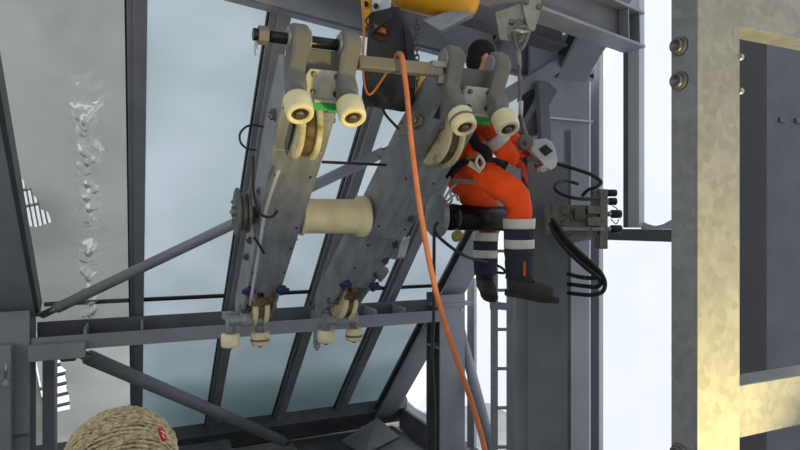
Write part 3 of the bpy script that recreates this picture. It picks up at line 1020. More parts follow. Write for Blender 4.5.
# chain bag: lofted sagging shape
root = thing('chain_bag', 'dark canvas chain bag hanging below the yellow hoist', 'bag', P(390, 105, 2.66))
m = MB()
secs = [(14, 369, 402, .9), (16, 368, 403, 1.0), (20, 368, 404, 1.0), (35, 367, 413, 1.0), (60, 366, 414.5, 1.0), (85, 363, 415, 1.0), (100, 362, 414, .97), (104, 364, 411, .93), (106, 366, 409, .9), (107, 367, 408, .88)]
seg = 28
vs = []
for (py, xa, xb, sc) in secs:
    for k in range(seg):
        t = 2 * math.pi * k / seg
        ct, st = math.cos(t), math.sin(t)
        ct = math.copysign(abs(ct) ** .6, ct); st = math.copysign(abs(st) ** .6, st)
        rip = 1 + .05 * math.sin(5 * t + py * .03)
        px = (xa + xb) / 2 + (xb - xa) / 2 * ct * rip
        vs.append(P(px, py + 3 * math.sin(2 * t), 2.68) + FW * (.085 * st * sc * rip))
fs = [(i * seg + k, (i + 1) * seg + k, (i + 1) * seg + (k + 1) % seg, i * seg + (k + 1) % seg) for i in range(len(secs) - 1) for k in range(seg)]
fs += [tuple(range(seg - 1, -1, -1)), tuple(range((len(secs) - 1) * seg, len(secs) * seg))]
m.add(vs, fs, True)
m.build('bag_body', M_BAG, root, sub=1)
m = MB(); m.prism([P(404, 22, 2.57), P(414, 38, 2.60), P(414, 88, 2.60), P(409, 88, 2.60)], FW * .02); m.build('side_fold', M_BAG, root, bevel=.004)
m = MB(); m.tube([P(372, 33, 2.57), P(380, 26, 2.56), P(389, 17, 2.56), P(392, 8, 2.58)], .008); m.tube([P(370, 28, 2.57), P(366, 20, 2.6), P(374, 12, 2.58)], .004); m.build('strap', M_RUBBER, root)
m = MB(); m.prism([P(370, 31, 2.585), P(385, 37, 2.585), P(384, 42, 2.585), P(369, 36, 2.585)], FW * .01); m.build('pocket_flap', M_RUBBER, root)

# amber cover bulging behind the bag
m = MB(); m.ell(P(414, 88, 2.84), RT * .055, UP * .11, FW * .05); m.build('amber_float', M_YELLOW, **T('amber rounded housing showing behind the lower right of the bag', 'housing'))

# load chain: alternating links
root = thing('load_chain', 'dark link chain hanging beside the canvas bag', 'chain', P(417, 60, 2.75))
top = P(417, 22, 2.75)
for k in range(13):
    c = top - Z * (.024 * k)
    ax = RT if k % 2 else FW
    m = MB(); m.tube([c + UP * .015 + ax * 0, c + UP * .010 + ax * .008, c - UP * .010 + ax * .008, c - UP * .015, c - UP * .010 - ax * .008, c + UP * .010 - ax * .008], .0038, seg=6, n=3, closed=True)
    m.build('chain_link', M_BOLTD, root)

# ================================================================== LINES AND CABLES
def cable(name, label, pts, r, mt, cat='cable', n=8):
    m = MB(); m.tube(pts, r, 10, n)
    return m.build(name, mt, **T(label, cat))


cable('orange_hose', 'long orange hose hooked over the square bar and running down to the bottom',
      [P(395, 66, 2.355), P(396.5, 57, 2.345), P(399, 53.5, 2.30), P(402, 57, 2.245), P(404, 72, 2.24), P(407, 95, 2.24), P(411, 140, 2.22), P(416, 180, 2.2), P(421, 215, 2.18), P(430, 265, 2.14), P(441, 310, 2.16), P(457, 360, 2.16), P(474, 410, 2.2), P(487, 462, 2.2), P(492, 520, 2.2)], .0105, M_ORHOSE, 'hose')
cable('thin_cord', 'thin orange and pale cord looped in front of the canvas bag',
      [P(363, 2, 2.5), P(364, 28, 2.5), P(363, 60, 2.5), P(364, 82, 2.5), P(368, 94, 2.5), P(374, 91, 2.5), P(383, 78, 2.45), P(391, 66, 2.4), P(394, 64, 2.38)], .005, M_ORHOSE, 'cord')
cable('black_cable', 'black cable hanging straight down from the ring to the bottom edge',
      [P(438, 222, 2.76), P(434.5, 230, 2.76), P(434, 260, 2.78), P(433.5, 320, 2.8), P(432, 360, 2.8), P(434, 400, 2.8), P(434, 460, 2.8), V(*(P(434, 520, 2.8)))], .008, M_RUBBER)
cable('black_cable', 'black cable sagging from the ring behind the worker boots',
      [P(435, 231, 2.74), P(440, 238, 2.8), P(455, 250, 2.9), P(470, 258, 3.05), P(490, 263, 3.4), P(502, 268, 3.5), P(504, 273, 3.5), P(488, 271, 3.55)], .008, M_RUBBER)
cable('black_cable', 'thin black cable running level between the two carrier beams',
      [P(322, 162, 2.62), P(345, 163, 2.65), P(365, 164, 2.72), P(386, 165, 2.8)], .007, M_RUBBER)
cable('black_cable', 'short black cable descending under the canvas bag',
      [P(378, 96, 2.6), P(384, 112, 2.55), P(392, 122, 2.5), P(401, 131, 2.45)], .006, M_RUBBER)
cable('black_cable', 'small black cable loop at the left of the left carrier beam',
      [P(263, 127, 2.4), P(254, 125, 2.35), P(246, 127, 2.32), P(240, 134, 2.32), P(241, 143, 2.34), P(248, 149, 2.38), P(256, 150, 2.45)], .0045, M_RUBBER)
cable('black_hose', 'short black hose curving over the left face of the left carrier beam',
      [P(253, 156, 2.5), P(253, 176, 2.5), P(254, 196, 2.52), P(258, 211, 2.52), P(266, 217, 2.55), P(273, 216, 2.58), P(277, 211, 2.6)], .006, M_RUBBER, 'hose')
cable('black_hose', 'very short black hose by the lower bolts of the left carrier beam',
      [P(254, 238, 2.62), P(258, 243, 2.6), P(261, 248, 2.62), P(264, 253, 2.66)], .006, M_RUBBER, 'hose')
cable('guide_rod', 'thin pale guide rod along the inside edge of the left carrier beam',
      [P(279, 170, 2.44), P(266, 210, 2.56), P(259, 250, 2.66), P(250, 305, 2.88)], .007, M_FRAME, 'rod', 4)
m = MB(); m.tube([P(413, 148 - 45, 2.4), P(404, 122, 2.36)], .008, n=1); 
m = MB(); c = P(402, 130, 2.4); m.obox(c, RT * .012, UP * .022, FW * .012); m.cyl(c + UP * .02, c + UP * .035, .006); m.bolt(P(419, 121, 2.42), -X - Y * .5, .03, .03, True); m.build('cable_clamp', M_BOLTD, **T('steel clamp and large nut at the top of the right carrier beam', 'clamp'))
m = MB()
for k in range(5):
    m.tube([P(398 + 1.5 * k, 258, 2.92), P(401 + 2 * k, 246 - 2 * k, 2.88), P(404 + k, 238, 2.85)], .004)
m.build('frayed_wires', M_FRAME, **T('bunch of frayed pale wires by the lower bolts of the right beam', 'wires'))
m = MB()
for (a, b, c_) in (((442, 198), (446, 185), (450, 177)), ((444, 200), (450, 190), (456, 184)), ((445, 203), (455, 195), (458, 200)), ((449, 190), (452, 200), (447, 206))):
    m.tube([P(*a, 2.9), P(*b, 2.9), P(*c_, 2.95)], .006)
m.build('wire_bundle', M_GALV, **T('silvery wire bundle knotted above the ring of the black shaft', 'wires'))

# ================================================================== SLING AND LEVER HOIST
root = thing('anchor_bracket', 'grey welded anchor bracket with shackle plates under the crane beam', 'bracket', P(510, 20, 3.2))
m = MB(); m.prism([P(495, 12, 3.15), P(521, 3, 3.15), P(526, 38, 3.15), P(520, 42, 3.15), P(500, 39, 3.15)], FW * .02); m.build('gusset', M_GALV, root, bevel=.003)
m = MB(); m.prism([P(521, -6, 3.1), P(542, -6, 3.1), P(540, 12, 3.1), P(535, 30, 3.1), P(529, 30, 3.1), P(524, 12, 3.1)], FW * .025); m.build('shackle_plate', M_GALV, root, bevel=.003)
m = MB(); m.bolt(P(539, 7, 3.1), -FW, .014); m.build('bolt', M_BOLTD, root)
m = MB(); m.bolt(P(526, 2, 3.1), -FW, .014); m.build('bolt', M_BOLTD, root)
m = MB(); m.bolt(P(512, 22, 3.15), -FW, .014); m.build('bolt', M_BOLTD, root)
root = thing('wire_sling', 'steel shackle and thin wire sling above the worker arm', 'sling', P(520, 100, 3.1))
m = MB(); m.tube([P(514, 31, 3.1), P(515, 42, 3.08), P(519, 50, 3.08), P(524, 44, 3.08), P(528, 32, 3.1), P(523, 26, 3.1)], .011, closed=True); m.build('shackle', M_BOLTD, root)
m = MB(); m.cyl(P(512, 30, 3.1), P(530, 33, 3.1), .012); m.build('shackle_pin', M_BOLT, root)
m = MB(); m.cyl(P(518, 50, 3.08), P(520, 68, 3.08), .014, .009); m.build('ferrule', M_GALV, root)
m = MB(); m.tube([P(519, 66, 3.08), P(520, 90, 3.08), P(519, 102, 3.08)], .010); m.build('wire_rope', M_BOLTD, root)
m = MB(); m.cyl(P(521, 101, 3.07), P(520.5, 117, 3.07), .012); m.build('lower_ferrule', M_REFL, root)
root = thing('lever_hoist', 'grey lever hoist with dark square label held near the red glove', 'lever hoist', P(540, 165, 3.1))
m = MB(); m.tube([P(520, 115, 3.07), P(523, 127, 3.07), P(527, 139, 3.05)], .013); m.build('top_shank', M_BOLTD, root)
m = MB(); m.lathe(P(526, 142, 3.0), FW, [(0, .02), (0, .04), (.03, .044), (.06, .04), (.06, .0)], 24); m.build('pivot', M_ARM, root)
m = MB(); m.lathe(P(526, 142, 2.985), FW, [(0, .012), (.02, .016)], 6); m.build('pivot_bolt', M_BOLTD, root)


def slab(pts, t, depth):
    m = MB(); m.prism([P(a, b, t) for a, b in pts], FW * depth); return m


m = slab([(530, 140), (546, 138), (552, 141), (556, 150), (558, 160), (556, 167), (551, 170), (545, 167), (540, 160), (532, 152), (528, 146)], 3.02, .06)
m.build('housing', M_FRAME, root, bevel=.008)
m = slab([(539, 149), (546, 144), (553, 151), (546, 156)], 3.008, .02); m.build('label_plate', M_SLATE, root, bevel=.002)
m = MB(); m.lathe(P(543, 169, 2.99), FW, [(0, .006), (0, .018), (.04, .02)], 20); m.build('knob', M_BOLT, root)
m = MB(); m.bar(P(528, 158, 3.05), P(546, 166, 3.05), .02, .02, side=UP); m.build('lever', M_BOLTD, root)

# ================================================================== HYDRAULIC VALVE BLOCK
TB = 3.55
root = thing('valve_block', 'hydraulic valve block with black capped couplings bolted to the mast', 'valve', P(575, 245, TB))


def vslab(x0, y0, x1, y1, t, depth, name, mt, bev=.004):
    m = MB(); m.prism([P(x0, y0, t), P(x1, y0, t), P(x1, y1, t), P(x0, y1, t)], FW * depth); return m.build(name, mt, root, bevel=bev)


vslab(549, 205, 598, 235, TB, .14, 'valve_body', M_BRASS)
vslab(600, 189, 608, 249, TB - .02, .1, 'upright_bar', M_BRASS)
vslab(594, 190, 600, 206, TB, .08, 'coupling_block', M_BRASS)
vslab(575, 207, 585, 220, TB - .04, .04, 'solenoid', M_BOLTD)
vslab(588, 206, 600, 214, TB - .04, .05, 'solenoid', M_BRASS)
vslab(588, 217, 600, 226, TB - .04, .05, 'solenoid', M_BRASS)
vslab(549, 227, 605, 231, TB - .03, .03, 'mount_rail', M_GALV)
for (px, py) in ((552, 208), (562, 210), (566, 214), (573, 209), (553, 219), (563, 221), (572, 219), (580, 214), (592, 210), (593, 221), (555, 230), (590, 229)):
    m = MB(); m.bolt(P(px, py, TB - .02), -FW, .009, .014); m.build('fitting', M_BOLTD, root)
for (px, py, w, h) in ((612, 193, 4.5, 3.6), (612.5, 201.5, 4, 3.8), (616, 214, 5.2, 4.2), (616, 229, 5.6, 4.0)):
    m = MB(); m.cyl(P(607, py, TB + .02), P(px, py, TB + .02), h * .6 / F * TB); co = m.build('coupling', M_BOLT, root)
    m = MB(); m.lathe(P(px - w, py, TB + .02), RT, [(0, h * .8 / F * TB), (.004, h / F * TB), (2 * w / F * TB - .005, h / F * TB), (2 * w / F * TB, h * .8 / F * TB)], 24)
    m.build('dust_cap', M_RUBBER, co)
m = MB(); m.prism([P(567, 240, TB - .01), P(586, 234, TB - .01), P(572, 234, TB - .01)], FW * .02); m.prism([P(568, 235, TB), P(600, 235, TB), P(600, 238, TB), P(572, 243, TB)], FW * .02); m.build('bracket', M_BRASS, root)
m = MB(); m.tube([P(612, 206, TB - .02), P(617, 209, TB - .02), P(616, 216, TB - .02)], .003); m.tube([P(611, 219, TB - .02), P(616, 224, TB - .02), P(619, 219, TB - .02)], .003); m.build('cap_lanyard', M_RUBBER, root)
HG = 'hoses on the valve block'
for lab, pts in (('upper black hose looping from the lever hoist to the valve block', [P(558, 164, 3.6), P(575, 169, 3.55), P(592, 175, 3.5), P(601, 182, 3.48), P(596, 187, 3.48), P(588, 190, 3.5), P(582, 196, 3.52)]),
                 ('black hose making an oval loop left above the valve block', [P(600, 198, TB - .03), P(585, 199, 3.46), P(570, 197, 3.44), P(558, 192, 3.44), P(555, 187, 3.46), P(559, 182, 3.5), P(568, 181, 3.55), P(578, 184, 3.58)])):
    cable('hydraulic_hose', lab, pts, .011, M_RUBBER, 'hose')
for lab, pts in (('lower black hydraulic hose, outermost loop ending right of the mast', [P(552, 219, 3.5), P(560, 230, 3.45), P(572, 245, 3.42), P(588, 260, 3.40), P(600, 272, 3.4), P(605, 283, 3.42), P(602, 292, 3.45), P(590, 295, 3.5), P(568, 293, 3.7)]),
                 ('lower black hydraulic hose, middle loop ending right of the mast', [P(550, 223, 3.5), P(556, 236, 3.45), P(568, 251, 3.42), P(584, 266, 3.4), P(597, 277, 3.42), P(601, 283, 3.44), P(596, 287, 3.48), P(584, 286, 3.55), P(568, 284, 3.7)]),
                 ('lower black hydraulic hose, innermost loop ending right of the mast', [P(553, 226, 3.52), P(564, 241, 3.47), P(578, 256, 3.44), P(592, 268, 3.44), P(598, 276, 3.46), P(592, 278, 3.5), P(580, 277, 3.55), P(568, 274, 3.7)])):
    cable('hydraulic_hose', lab, pts, .013, M_RUBBER, 'hose')

# ================================================================== LADDER
TL = 4.6
root = thing('ladder', 'narrow galvanised ladder in front of the bright gable, below the worker boots', 'ladder', P(502, 700, TL))
for (xa, xb) in ((491, 498), (507, 515)):
    a, b = P(xa, 225, TL), P(xb, 225, TL)
    m = MB(); m.prism([V(a.x, a.y, .12), V(b.x, b.y, .12), V(b.x, b.y, -5), V(a.x, a.y, -5)], FW * .03); m.build('stile', M_GALV, root, bevel=.003)
for k in range(18):
    py = 251 + 39.2 * (k - 1)
    a, b = P(497, py, TL + .015), P(508, py, TL + .015)
    if a.z < -4.95:
        break
    m = MB(); m.cyl(a, b, .013, seg=12); m.build('rung', M_GALV, root)
m = MB(); m.prism([P(490, 301, TL - .02), P(514, 304, TL - .02), P(514, 311, TL - .02), P(490, 309, TL - .02)], FW * .02); m.build('clamp_bar', M_STEEL, root)

# loose plates and gutter at the bottom centre
m = MB(); m.prism([PZ(350, 452, -2.55), PZ(371, 428, -2.55), PZ(395, 440, -2.55), PZ(405, 470, -2.55), PZ(350, 480, -2.55)], V(0, 0, .02)); 
root = thing('gutter', 'dark steel gutter tray at the foot of the glazing, bottom centre', 'gutter', (2.2, 6.6, -3.0))
m.bm.free()
m = MB(); m.box((1.86, 6.2, -2.86), (3.3, 7.6, -2.84)); m.build('tray', M_STEELD, root)
m = MB(); m.box((1.86, 6.18, -2.86), (3.3, 6.2, -2.74)); m.build('lip', M_STEEL, root, bevel=.004)
m = MB(); q = PZ(372, 440, -2.84)
m.prism([q + V(-.5, -.25, .14), q + V(.12, .1, .24), q + V(.35, -.1, .02), q + V(-.3, -.5, .02)], V(0, 0, .012))
m.build('sheet_offcut', M_STEELD, **T('bent sheet metal offcut lying on the gutter tray', 'sheet metal'))
MB().box((-3, 7.0, -2.95), (1.0, 7.2, -2.55)).build('edge_beam', M_STEELD, bevel=.005, **T('dark edge beam running under the lower end of the glazing', 'beam'))


# ================================================================== PEOPLE
def skin(name, chains, m, parent, levels=2, **tags):
    """chains: list of [(point, (rx, ry)), ...]; chains share a joint when points coincide"""
    me = bpy.data.meshes.new(name)
    verts, rad, edges, roots = [], [], [], []
    key = {}
    o0 = ORG[parent.name]
    for ch in chains:
        prev = None
        for (p, r) in ch:
            kk = tuple(round(v, 4) for v in p)
            if kk not in key:
                key[kk] = len(verts); verts.append(Vector(p) - o0); rad.append(r if isinstance(r, tuple) else (r, r))
            i = key[kk]
            if prev is not None and (prev, i) not in edges:
                edges.append((prev, i))
            prev = i
    me.from_pydata(verts, edges, [])
    me.materials.append(m)
    o = bpy.data.objects.new(name, me)
    COL.objects.link(o)
    o.parent = parent
    ORG[o.name] = o0
    md = o.modifiers.new('skin', 'SKIN'); md.use_smooth_shade = True
    if not me.skin_vertices:
        me.skin_vertices.new() if hasattr(me.skin_vertices, 'new') else None
    sv = me.skin_vertices[0].data
    seen = set()
    adj = {i: [] for i in range(len(verts))}
    for a, b in edges:
        adj[a].append(b); adj[b].append(a)
    for i in range(len(verts)):
        sv[i].radius = rad[i]
        sv[i].use_root = False
    for i in range(len(verts)):
        if i in seen:
            continue
        sv[i].use_root = True
        st = [i]
        while st:
            j = st.pop()
            if j in seen:
                continue
            seen.add(j); st += adj[j]
    s = o.modifiers.new('smooth', 'SUBSURF'); s.levels = levels; s.render_levels = levels
    for k, v in tags.items():
        o[k] = v
    return o


def lerp(a, b, t):
    return a * (1 - t) + b * t


def hand_chains(w, d, palm_n, side, curl=.6, sc=1.0):
    """w wrist, d direction of the hand, palm_n out of the palm, side toward the thumb"""
    d = d.normalized(); palm_n = palm_n.normalized(); side = side.normalized()
    kn = w + d * (.085 * sc)
    ch = [[(w, .024 * sc), (w + d * .035 * sc, (.03 * sc, .018 * sc)), (kn - d * .008 * sc, (.036 * sc, .016 * sc))]]
    for k, (off, ln) in enumerate(((.030, .072), (.010, .080), (-.010, .074), (-.030, .058))):
        b = kn + side * (off * sc) - d * (.012 * sc)
        a1 = b + d * (.012 * sc)
        dirn = d; p = a1; c = [(b, .0095 * sc), (a1, .0092 * sc)]
        for q in range(3):
            ang = curl * (q + .6)
            dirn = (d * math.cos(ang) + palm_n * math.sin(ang))
            p = p + dirn * (ln * sc * (.42, .32, .26)[q])
            c.append((p, (.0088 - .0008 * q) * sc))
        ch.append(c)
    tb = w + d * (.02 * sc) + side * (.022 * sc)
    t1 = tb + (side * .8 + d * .5).normalized() * (.034 * sc)
    t2 = t1 + (side * .35 + d * .8 + palm_n * .45).normalized() * (.032 * sc)
    t3 = t2 + (d * .75 + palm_n * .7).normalized() * (.024 * sc)
    ch.append([(tb, .012 * sc), (t1, .0108 * sc), (t2, .010 * sc), (t3, .0085 * sc)])
    return ch


def face_mesh(c, fwd, right, up, r=.1):
    """ears, nose and jaw details as one mesh around a head of centre c"""
    m = MB()
    m.ell(c - up * .005, right * r * .76, fwd * r * .95, up * r * 1.12, 28, 18,
          fn=lambda u: V(u.x * (1 - .22 * max(0, -u.z) ** 2), u.y * (1 - .12 * max(0, -u.z) if u.y < 0 else 1), u.z))
    m.ell(c + fwd * r * .96 - up * r * .12, right * .013, fwd * .018, up * .024, 12, 8)
    for sg in (-1, 1):
        m.ell(c + right * (sg * r * .78) - up * r * .08 - fwd * .005, right * .008, fwd * .016, up * .03, 12, 8)
        m.ell(c + right * (sg * .032) + fwd * r * .86 + up * r * .1, right * .014, fwd * .008, up * .009, 12, 8)
    m.ell(c + fwd * r * .88 - up * r * .46, right * .024, fwd * .008, up * .007, 12, 8)
    return m


# ---- the seated worker
root = thing('person', 'worker in orange and navy workwear and black hat, seated on the black shaft', 'person', P(470, 200, 3.15))
pel = P(468, 172, 3.18)
chest = P(476, 118, 3.14)
belly = P(470, 148, 3.16)
neck = P(480, 80, 3.13)
head = P(482, 60, 3.12)
bdir = (P(530, 200, 3.1) - pel)
shN = P(492, 96, 2.99); shF = P(468, 96, 3.30)
elN = P(487, 128, 2.93)
wrN = P(515, 160, 2.98)
elF = P(500, 130, 3.36); wrF = P(524, 150, 3.2)
hpN = P(484, 173, 3.03); hpF = P(466, 184, 3.30)
knN = P(519, 198, 2.98); anN = P(519, 280, 3.0)
knF = P(486, 206, 3.42); anF = P(485, 276, 3.42)
body = skin('body', [
    [(pel, (.09, .08)), (belly, (.09, .075)), (chest, (.10, .08)), (neck, (.05, .05)), (lerp(neck, head, .7), .055)],
    [(chest, (.10, .08)), (shN, .045), (elN, .042), (wrN, .028)],
    [(chest, (.10, .08)), (shF, .045), (elF, .042), (wrF, .028)],
    [(pel, (.09, .08)), (hpN, .06), (knN, .05), (anN, .042)],
    [(pel, (.09, .08)), (hpF, .06), (knF, .05), (anF, .042)]], M_SKIN, root)
hf = (RT * .9 + FW * .3 - UP * .15).normalized(); hr = (-FW * .95 + RT * .3).normalized(); hu = hf.cross(hr) * -1
if hu.z < 0:
    hu = -hu
face_mesh(head, hf, hr, hu, .072).build('head', M_SKIN, root)
m = MB(); m.ell(head + hu * .03 - hf * .008, hr * .062, hf * .078, hu * .078, 28, 16, fn=lambda u: V(u.x, u.y, max(u.z, -.35)))
m.ell(head + hf * .05 + hu * .02, hr * .058, hf * .03, hu * .02, 20, 10)
m.build('black_hat', M_BLACKFAB, root)
m = MB(); m.ell(head - hf * .04 - hu * .015, hr * .054, hf * .046, hu * .06, 20, 14); m.build('hair', M_BLACKFAB, root)
jk = skin('jacket', [
    [(pel + UP * .02, (.135, .115)), (belly, (.14, .115)), (chest, (.16, .125)), (neck - UP * .015, (.07, .065))],
    [(chest, (.16, .125)), (shN, .078), (lerp(shN, elN, .5), .07), (elN, .062), (lerp(elN, wrN, .8), .05), (lerp(elN, wrN, 1.12), .046)],
    [(chest, (.16, .125)), (shF, .078), (lerp(shF, elF, .5), .07), (elF, .062), (lerp(elF, wrF, .8), .05), (lerp(elF, wrF, 1.12), .046)]], M_ORHI, root)
tr = skin('trousers', [
    [(pel + UP * .03, (.13, .11)), (pel, (.125, .11)), (hpN, .092), (lerp(hpN, knN, .45), .086), (knN, .080), (lerp(knN, anN, .24), .070), (lerp(knN, anN, .33), .066)],
    [(pel, (.125, .11)), (hpF, .10), (lerp(hpF, knF, .45), .095), (knF, .082), (lerp(knF, anF, .4), .072)]], M_ORHI, root)


def sleeve(a, b, r0, r1, name, mt, parent, seg=26, wrinkle=.0):
    m = MB(); d = (b - a); n = 6
    prof = [(0, r0 * .86)] + [(d.length * k / n, (r0 + (r1 - r0) * k / n) * (1 + wrinkle * math.sin(k * 2.3))) for k in range(n + 1)] + [(d.length, r1 * .86)]
    m.lathe(a, d, prof, seg)
    return m.build(name, mt, parent)


for (k0, a0, sc, sh) in ((knN, anN, 1.0, .03), (knF, anF, .92, .16)):
    sleeve(lerp(k0, a0, .22 + sh), lerp(k0, a0, .34 + sh), .083 * sc, .080 * sc, 'reflective_band', M_REFL, tr)
    sleeve(lerp(k0, a0, .34 + sh), lerp(k0, a0, .47 + sh), .0785 * sc, .077 * sc, 'navy_band', M_NAVY, tr)
    sleeve(lerp(k0, a0, .47 + sh), lerp(k0, a0, .58 + sh), .078 * sc, .077 * sc, 'reflective_band', M_REFL, tr)
    sleeve(lerp(k0, a0, .58 + sh), lerp(k0, a0, .98), .076 * sc, .068 * sc, 'navy_cuff', M_NAVY, tr, wrinkle=.03)
q = lerp(knN, anN, .85) - FW * .074
m = MB(); m.obox(q + RT * .012, RT * .006, UP * .035, FW * .006); m.build('orange_tab', M_ORHI, tr)
q0, q1 = lerp(shN, elN, .78), lerp(shN, elN, .98)
sleeve(lerp(elN, wrN, .22), lerp(elN, wrN, .48), .069, .064, 'reflective_band', M_REFL, jk)
sleeve(lerp(shN, elN, .55), lerp(shN, elN, .7), .073, .071, 'reflective_band', M_REFL, jk)


def boot(an, d, mt, parent, name='boot', sc=1.0):
    d = d.normalized(); s = d.cross(UP).normalized(); up = s.cross(d).normalized()
    bo = skin(name, [[(an + UP * .06 * sc, (.066 * sc, .068 * sc)), (an - up * .005, (.064 * sc, .068 * sc)), (an - up * .038 * sc, (.062 * sc, .066 * sc)), (an - up * .043 * sc + d * .07 * sc, (.056 * sc, .060 * sc)), (an - up * .050 * sc + d * .155 * sc, (.050 * sc, .054 * sc)), (an - up * .054 * sc + d * .185 * sc, (.036 * sc, .04 * sc))]], mt, parent)
    m = MB()
    pr = [(-.062, .028), (-.045, .042), (0, .044), (.05, .042), (.12, .052), (.18, .046), (.21, .022)]
    z = an - up * .088 * sc
    poly = [z + d * (t * sc) + s * (w * sc) for t, w in pr] + [z + d * (t * sc) - s * (w * sc) for t, w in reversed(pr)]
    m.prism(poly, up * .028 * sc); m.build('sole', M_SOLE, bo, bevel=.004)
    for k in range(4):
        m = MB()
        c = an + d * (.05 + .022 * k) * sc + up * (.012 - .012 * k)
        m.tube([c + s * .03, c + up * .012, c - s * .03], .004)
        m.build('lace', M_RUBBER, bo)
    return bo


boot(anN, RT * .85 - FW * .1 - UP * .12, M_BOOT, root)
boot(anF + UP * .0, RT * .1 - FW * .9 - UP * .3, M_BOOT, root, sc=.9)
# gloved hands
dN = (wrN - elN).normalized()
skin('glove', hand_chains(wrN - dN * .02, dN, (-UP * .5 + FW * .7), (UP * .7 + FW * .2), .75, 1.0), M_GLOVE, root)
dF = (wrF - elF).normalized()
skin('glove', hand_chains(wrF, dF, -UP, -FW, .6, 1.0), M_GLOVE, root)
WR = bpy.data.textures.new('cloth_wrinkles', 'CLOUDS'); WR.noise_scale = .07; WR.noise_depth = 2
for o in (jk, tr):
    dm = o.modifiers.new('wrinkles', 'DISPLACE'); dm.texture = WR; dm.strength = .055; dm.mid_level = .5; dm.texture_coords = 'LOCAL'
# harness
hs = thing('safety_harness', 'dark work harness with steel ring at the hip of the seated worker', 'harness', P(478, 150, 3.0))
m = MB(); ring = [pel + UP * .035 + (RT * math.cos(t) * .175 - FW * math.sin(t) * .155) + UP * .02 * math.cos(t) for t in [k * math.pi / 8 for k in range(16)]]
m.tube(ring, .018, closed=True, n=3); m.build('waist_belt', M_BLACKFAB, hs)
m = MB(); m.tube([P(470, 130, 2.93), P(476, 144, 2.93), P(486, 152, 2.92), P(487, 162, 2.92)], .026); m.tube([P(466, 160, 2.92), P(456, 168, 2.95), P(448, 178, 2.98)], .02); m.build('tool_pouch', M_BLACKFAB, hs)
m = MB(); m.tube([P(479, 156, 2.89), P(476, 163, 2.88), P(480, 169, 2.88), P(484, 163, 2.88)], .008, closed=True); m.obox(P(475, 167, 2.89), RT * .03 - UP * .02, UP * .012 + RT * .006, FW * .004); m.build('buckle', M_REFL, hs)
m = MB(); m.bar(P(447, 181, 2.96), P(475, 182, 2.96), .02, .02, side=UP); m.build('tool_bar', M_BOLTD, hs)
# mustard rag
m = MB(); m.ell(P(457, 236, 3.05), RT * .03 + UP * .005, UP * .03, FW * .02, 16, 10, fn=lambda u: u * (1 + .25 * noise.noise(u * 2.5))); m.build('mustard_rag', M_YGREEN, **T('mustard coloured rag tucked just under the black shaft', 'rag'))

# ---- the person in the knitted hat, standing on the platform close to the camera
tq = 1.2
hc = P(121, 463, tq)
root = thing('person', 'person in a beige knitted hat seen from behind at the lower left', 'person', V(hc.x, hc.y, -2.2))
fz = -2.2
hd = hc - UP * .06
f2 = FW.copy(); r2_ = RT.copy()
nk = hd - UP * .16
ch = nk - UP * .18
pv = V(hc.x, hc.y, fz + .92)
be = lerp(ch, pv, .5)
def J(rx, z, fo=0.0):
    return V(hc.x, hc.y, z) + r2_ * rx + f2 * fo
sl, sr = J(-.19, ch.z + .09), J(.19, ch.z + .09)
el_, er_ = J(-.26, ch.z - .2), J(.26, ch.z - .2)
wl, wr = J(-.27, ch.z - .44, .08), J(.27, ch.z - .44, .08)
hl, hr2 = J(-.09, fz + .88), J(.09, fz + .88)
kl, kr = J(-.11, fz + .5, .02), J(.11, fz + .5, .02)
al, ar = J(-.12, fz + .11), J(.12, fz + .11)
skin('body', [[(pv, (.13, .1)), (be, (.12, .09)), (ch, (.14, .1)), (nk, .055), (lerp(nk, hd, .6), .06)],
              [(ch, (.14, .1)), (sl, .055), (el_, .042), (wl, .028)], [(ch, (.14, .1)), (sr, .055), (er_, .042), (wr, .028)],
              [(pv, (.13, .1)), (hl, .085), (kl, .06), (al, .045)], [(pv, (.13, .1)), (hr2, .085), (kr, .06), (ar, .045)]], M_SKIN, root)
face_mesh(hd, f2, r2_, UP, .1).build('head', M_SKIN, root)
skin('jacket', [[(pv, (.155, .125)), (be, (.15, .12)), (ch, (.17, .125)), (nk - UP * .03, (.075, .07))],
                [(ch, (.17, .125)), (sl, .075), (el_, .06), (lerp(el_, wl, .85), .045)], [(ch, (.17, .125)), (sr, .075), (er_, .06), (lerp(er_, wr, .85), .045)]], M_NAVY, root)
skin('trousers', [[(pv, (.145, .12)), (hl, .1), (kl, .075), (al, .065)], [(pv, (.145, .12)), (hr2, .1), (kr, .075), (ar, .065)]], M_NAVY, root)
for a in (al, ar):
    boot(a + UP * .005, f2, M_BOOT, root)
skin('hand', hand_chains(wl, -UP, r2_, f2, .25), M_SKIN, root)
skin('hand', hand_chains(wr, -UP, -r2_, f2, .25), M_SKIN, root)
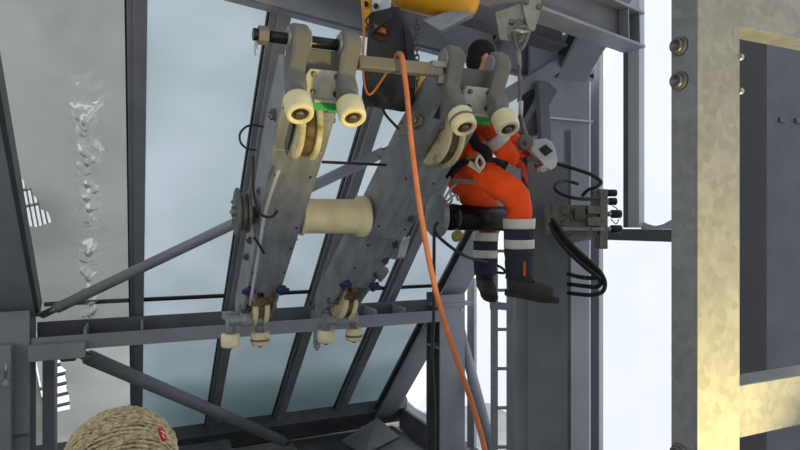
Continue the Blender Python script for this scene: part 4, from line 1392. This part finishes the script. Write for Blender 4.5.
# knitted hat: dome with raised plaited strands running round it
KN = mat('beige_knit_wool', (184, 168, 132), .95, 0, .45, 90, .6, 260, rgb2=None, thr=(.3, .62))
m = MB()
C_ = hc - UP * .0
ux, uy, uz = RT * .108, FW * .108, UP * .108
tilt = Matrix.Rotation(math.radians(-8), 3, FW)


def knit(u):
    ang = math.atan2(u.y, u.x)
    lat = u.z
    # strands run diagonally; ridges between them
    q = lat * 17 + u.x * 6.5 - .8 * u.y + .6 * noise.noise(u * 2.2)
    rdg = abs(math.sin(q * math.pi * .62))
    st = math.sin((u.x * 55 + u.y * 40 + lat * 20) + 3 * noise.noise(u * 7))
    return u * (1 + .030 * rdg ** .6 + .006 * st + .02 * noise.noise(u * 3.1))


m.ell(C_, ux, uy, uz, 90, 60, fn=lambda u: V(u.x, u.y, max(u.z, -.6)) * (.97 + .015 * noise.noise(u * 3)))
RH = .108
axis = (RT * .50 - UP * .42 - FW * .75).normalized()
ea = axis.orthogonal().normalized(); eb = axis.cross(ea)
for k in range(46):
    th = math.radians(12 + 3.4 * k)
    pts = []
    nn_ = max(16, int(170 * math.sin(th)))
    for q in range(nn_):
        a_ = 2 * math.pi * q / nn_
        dr = axis * math.cos(th + .035 * math.sin(a_ * 3 + k)) + (ea * math.cos(a_) + eb * math.sin(a_)) * math.sin(th)
        dr.normalize()
        wob = .0014 * math.sin(q * 1.35 + k * 2) + .002 * noise.noise(dr * 4)
        pts.append(C_ + dr * (RH + wob))
    rad = [.0034 + .0009 * math.sin(q * 1.7 + k) for q in range(nn_)]
    if min(p.z for p in pts) < C_.z - .075:
        pts = [p if p.z > C_.z - .075 else V(p.x, p.y, C_.z - .075) for p in pts]
    m.tube(pts, rad, 7, n=1, closed=True)
hat = m.build('knitted_hat', KN, root, label='beige knitted hat with a small red tag')
tgc = P(163, 434, tq - .105)
m = MB()
m.prism([P(158.5, 427, tq - .10), P(163, 428.5, tq - .098), P(167, 440, tq - .09), P(162.5, 441, tq - .095), P(159.5, 433, tq - .10)], -FW * .004)
tg = m.build('red_tag', M_TAG, hat)
m = MB(); m.tube([P(161, 431, tq - .108), P(164, 433, tq - .108), P(162.5, 435.5, tq - .108), P(165, 438, tq - .108)], .0008); m.build('tag_stitching', M_WHITE, tg)
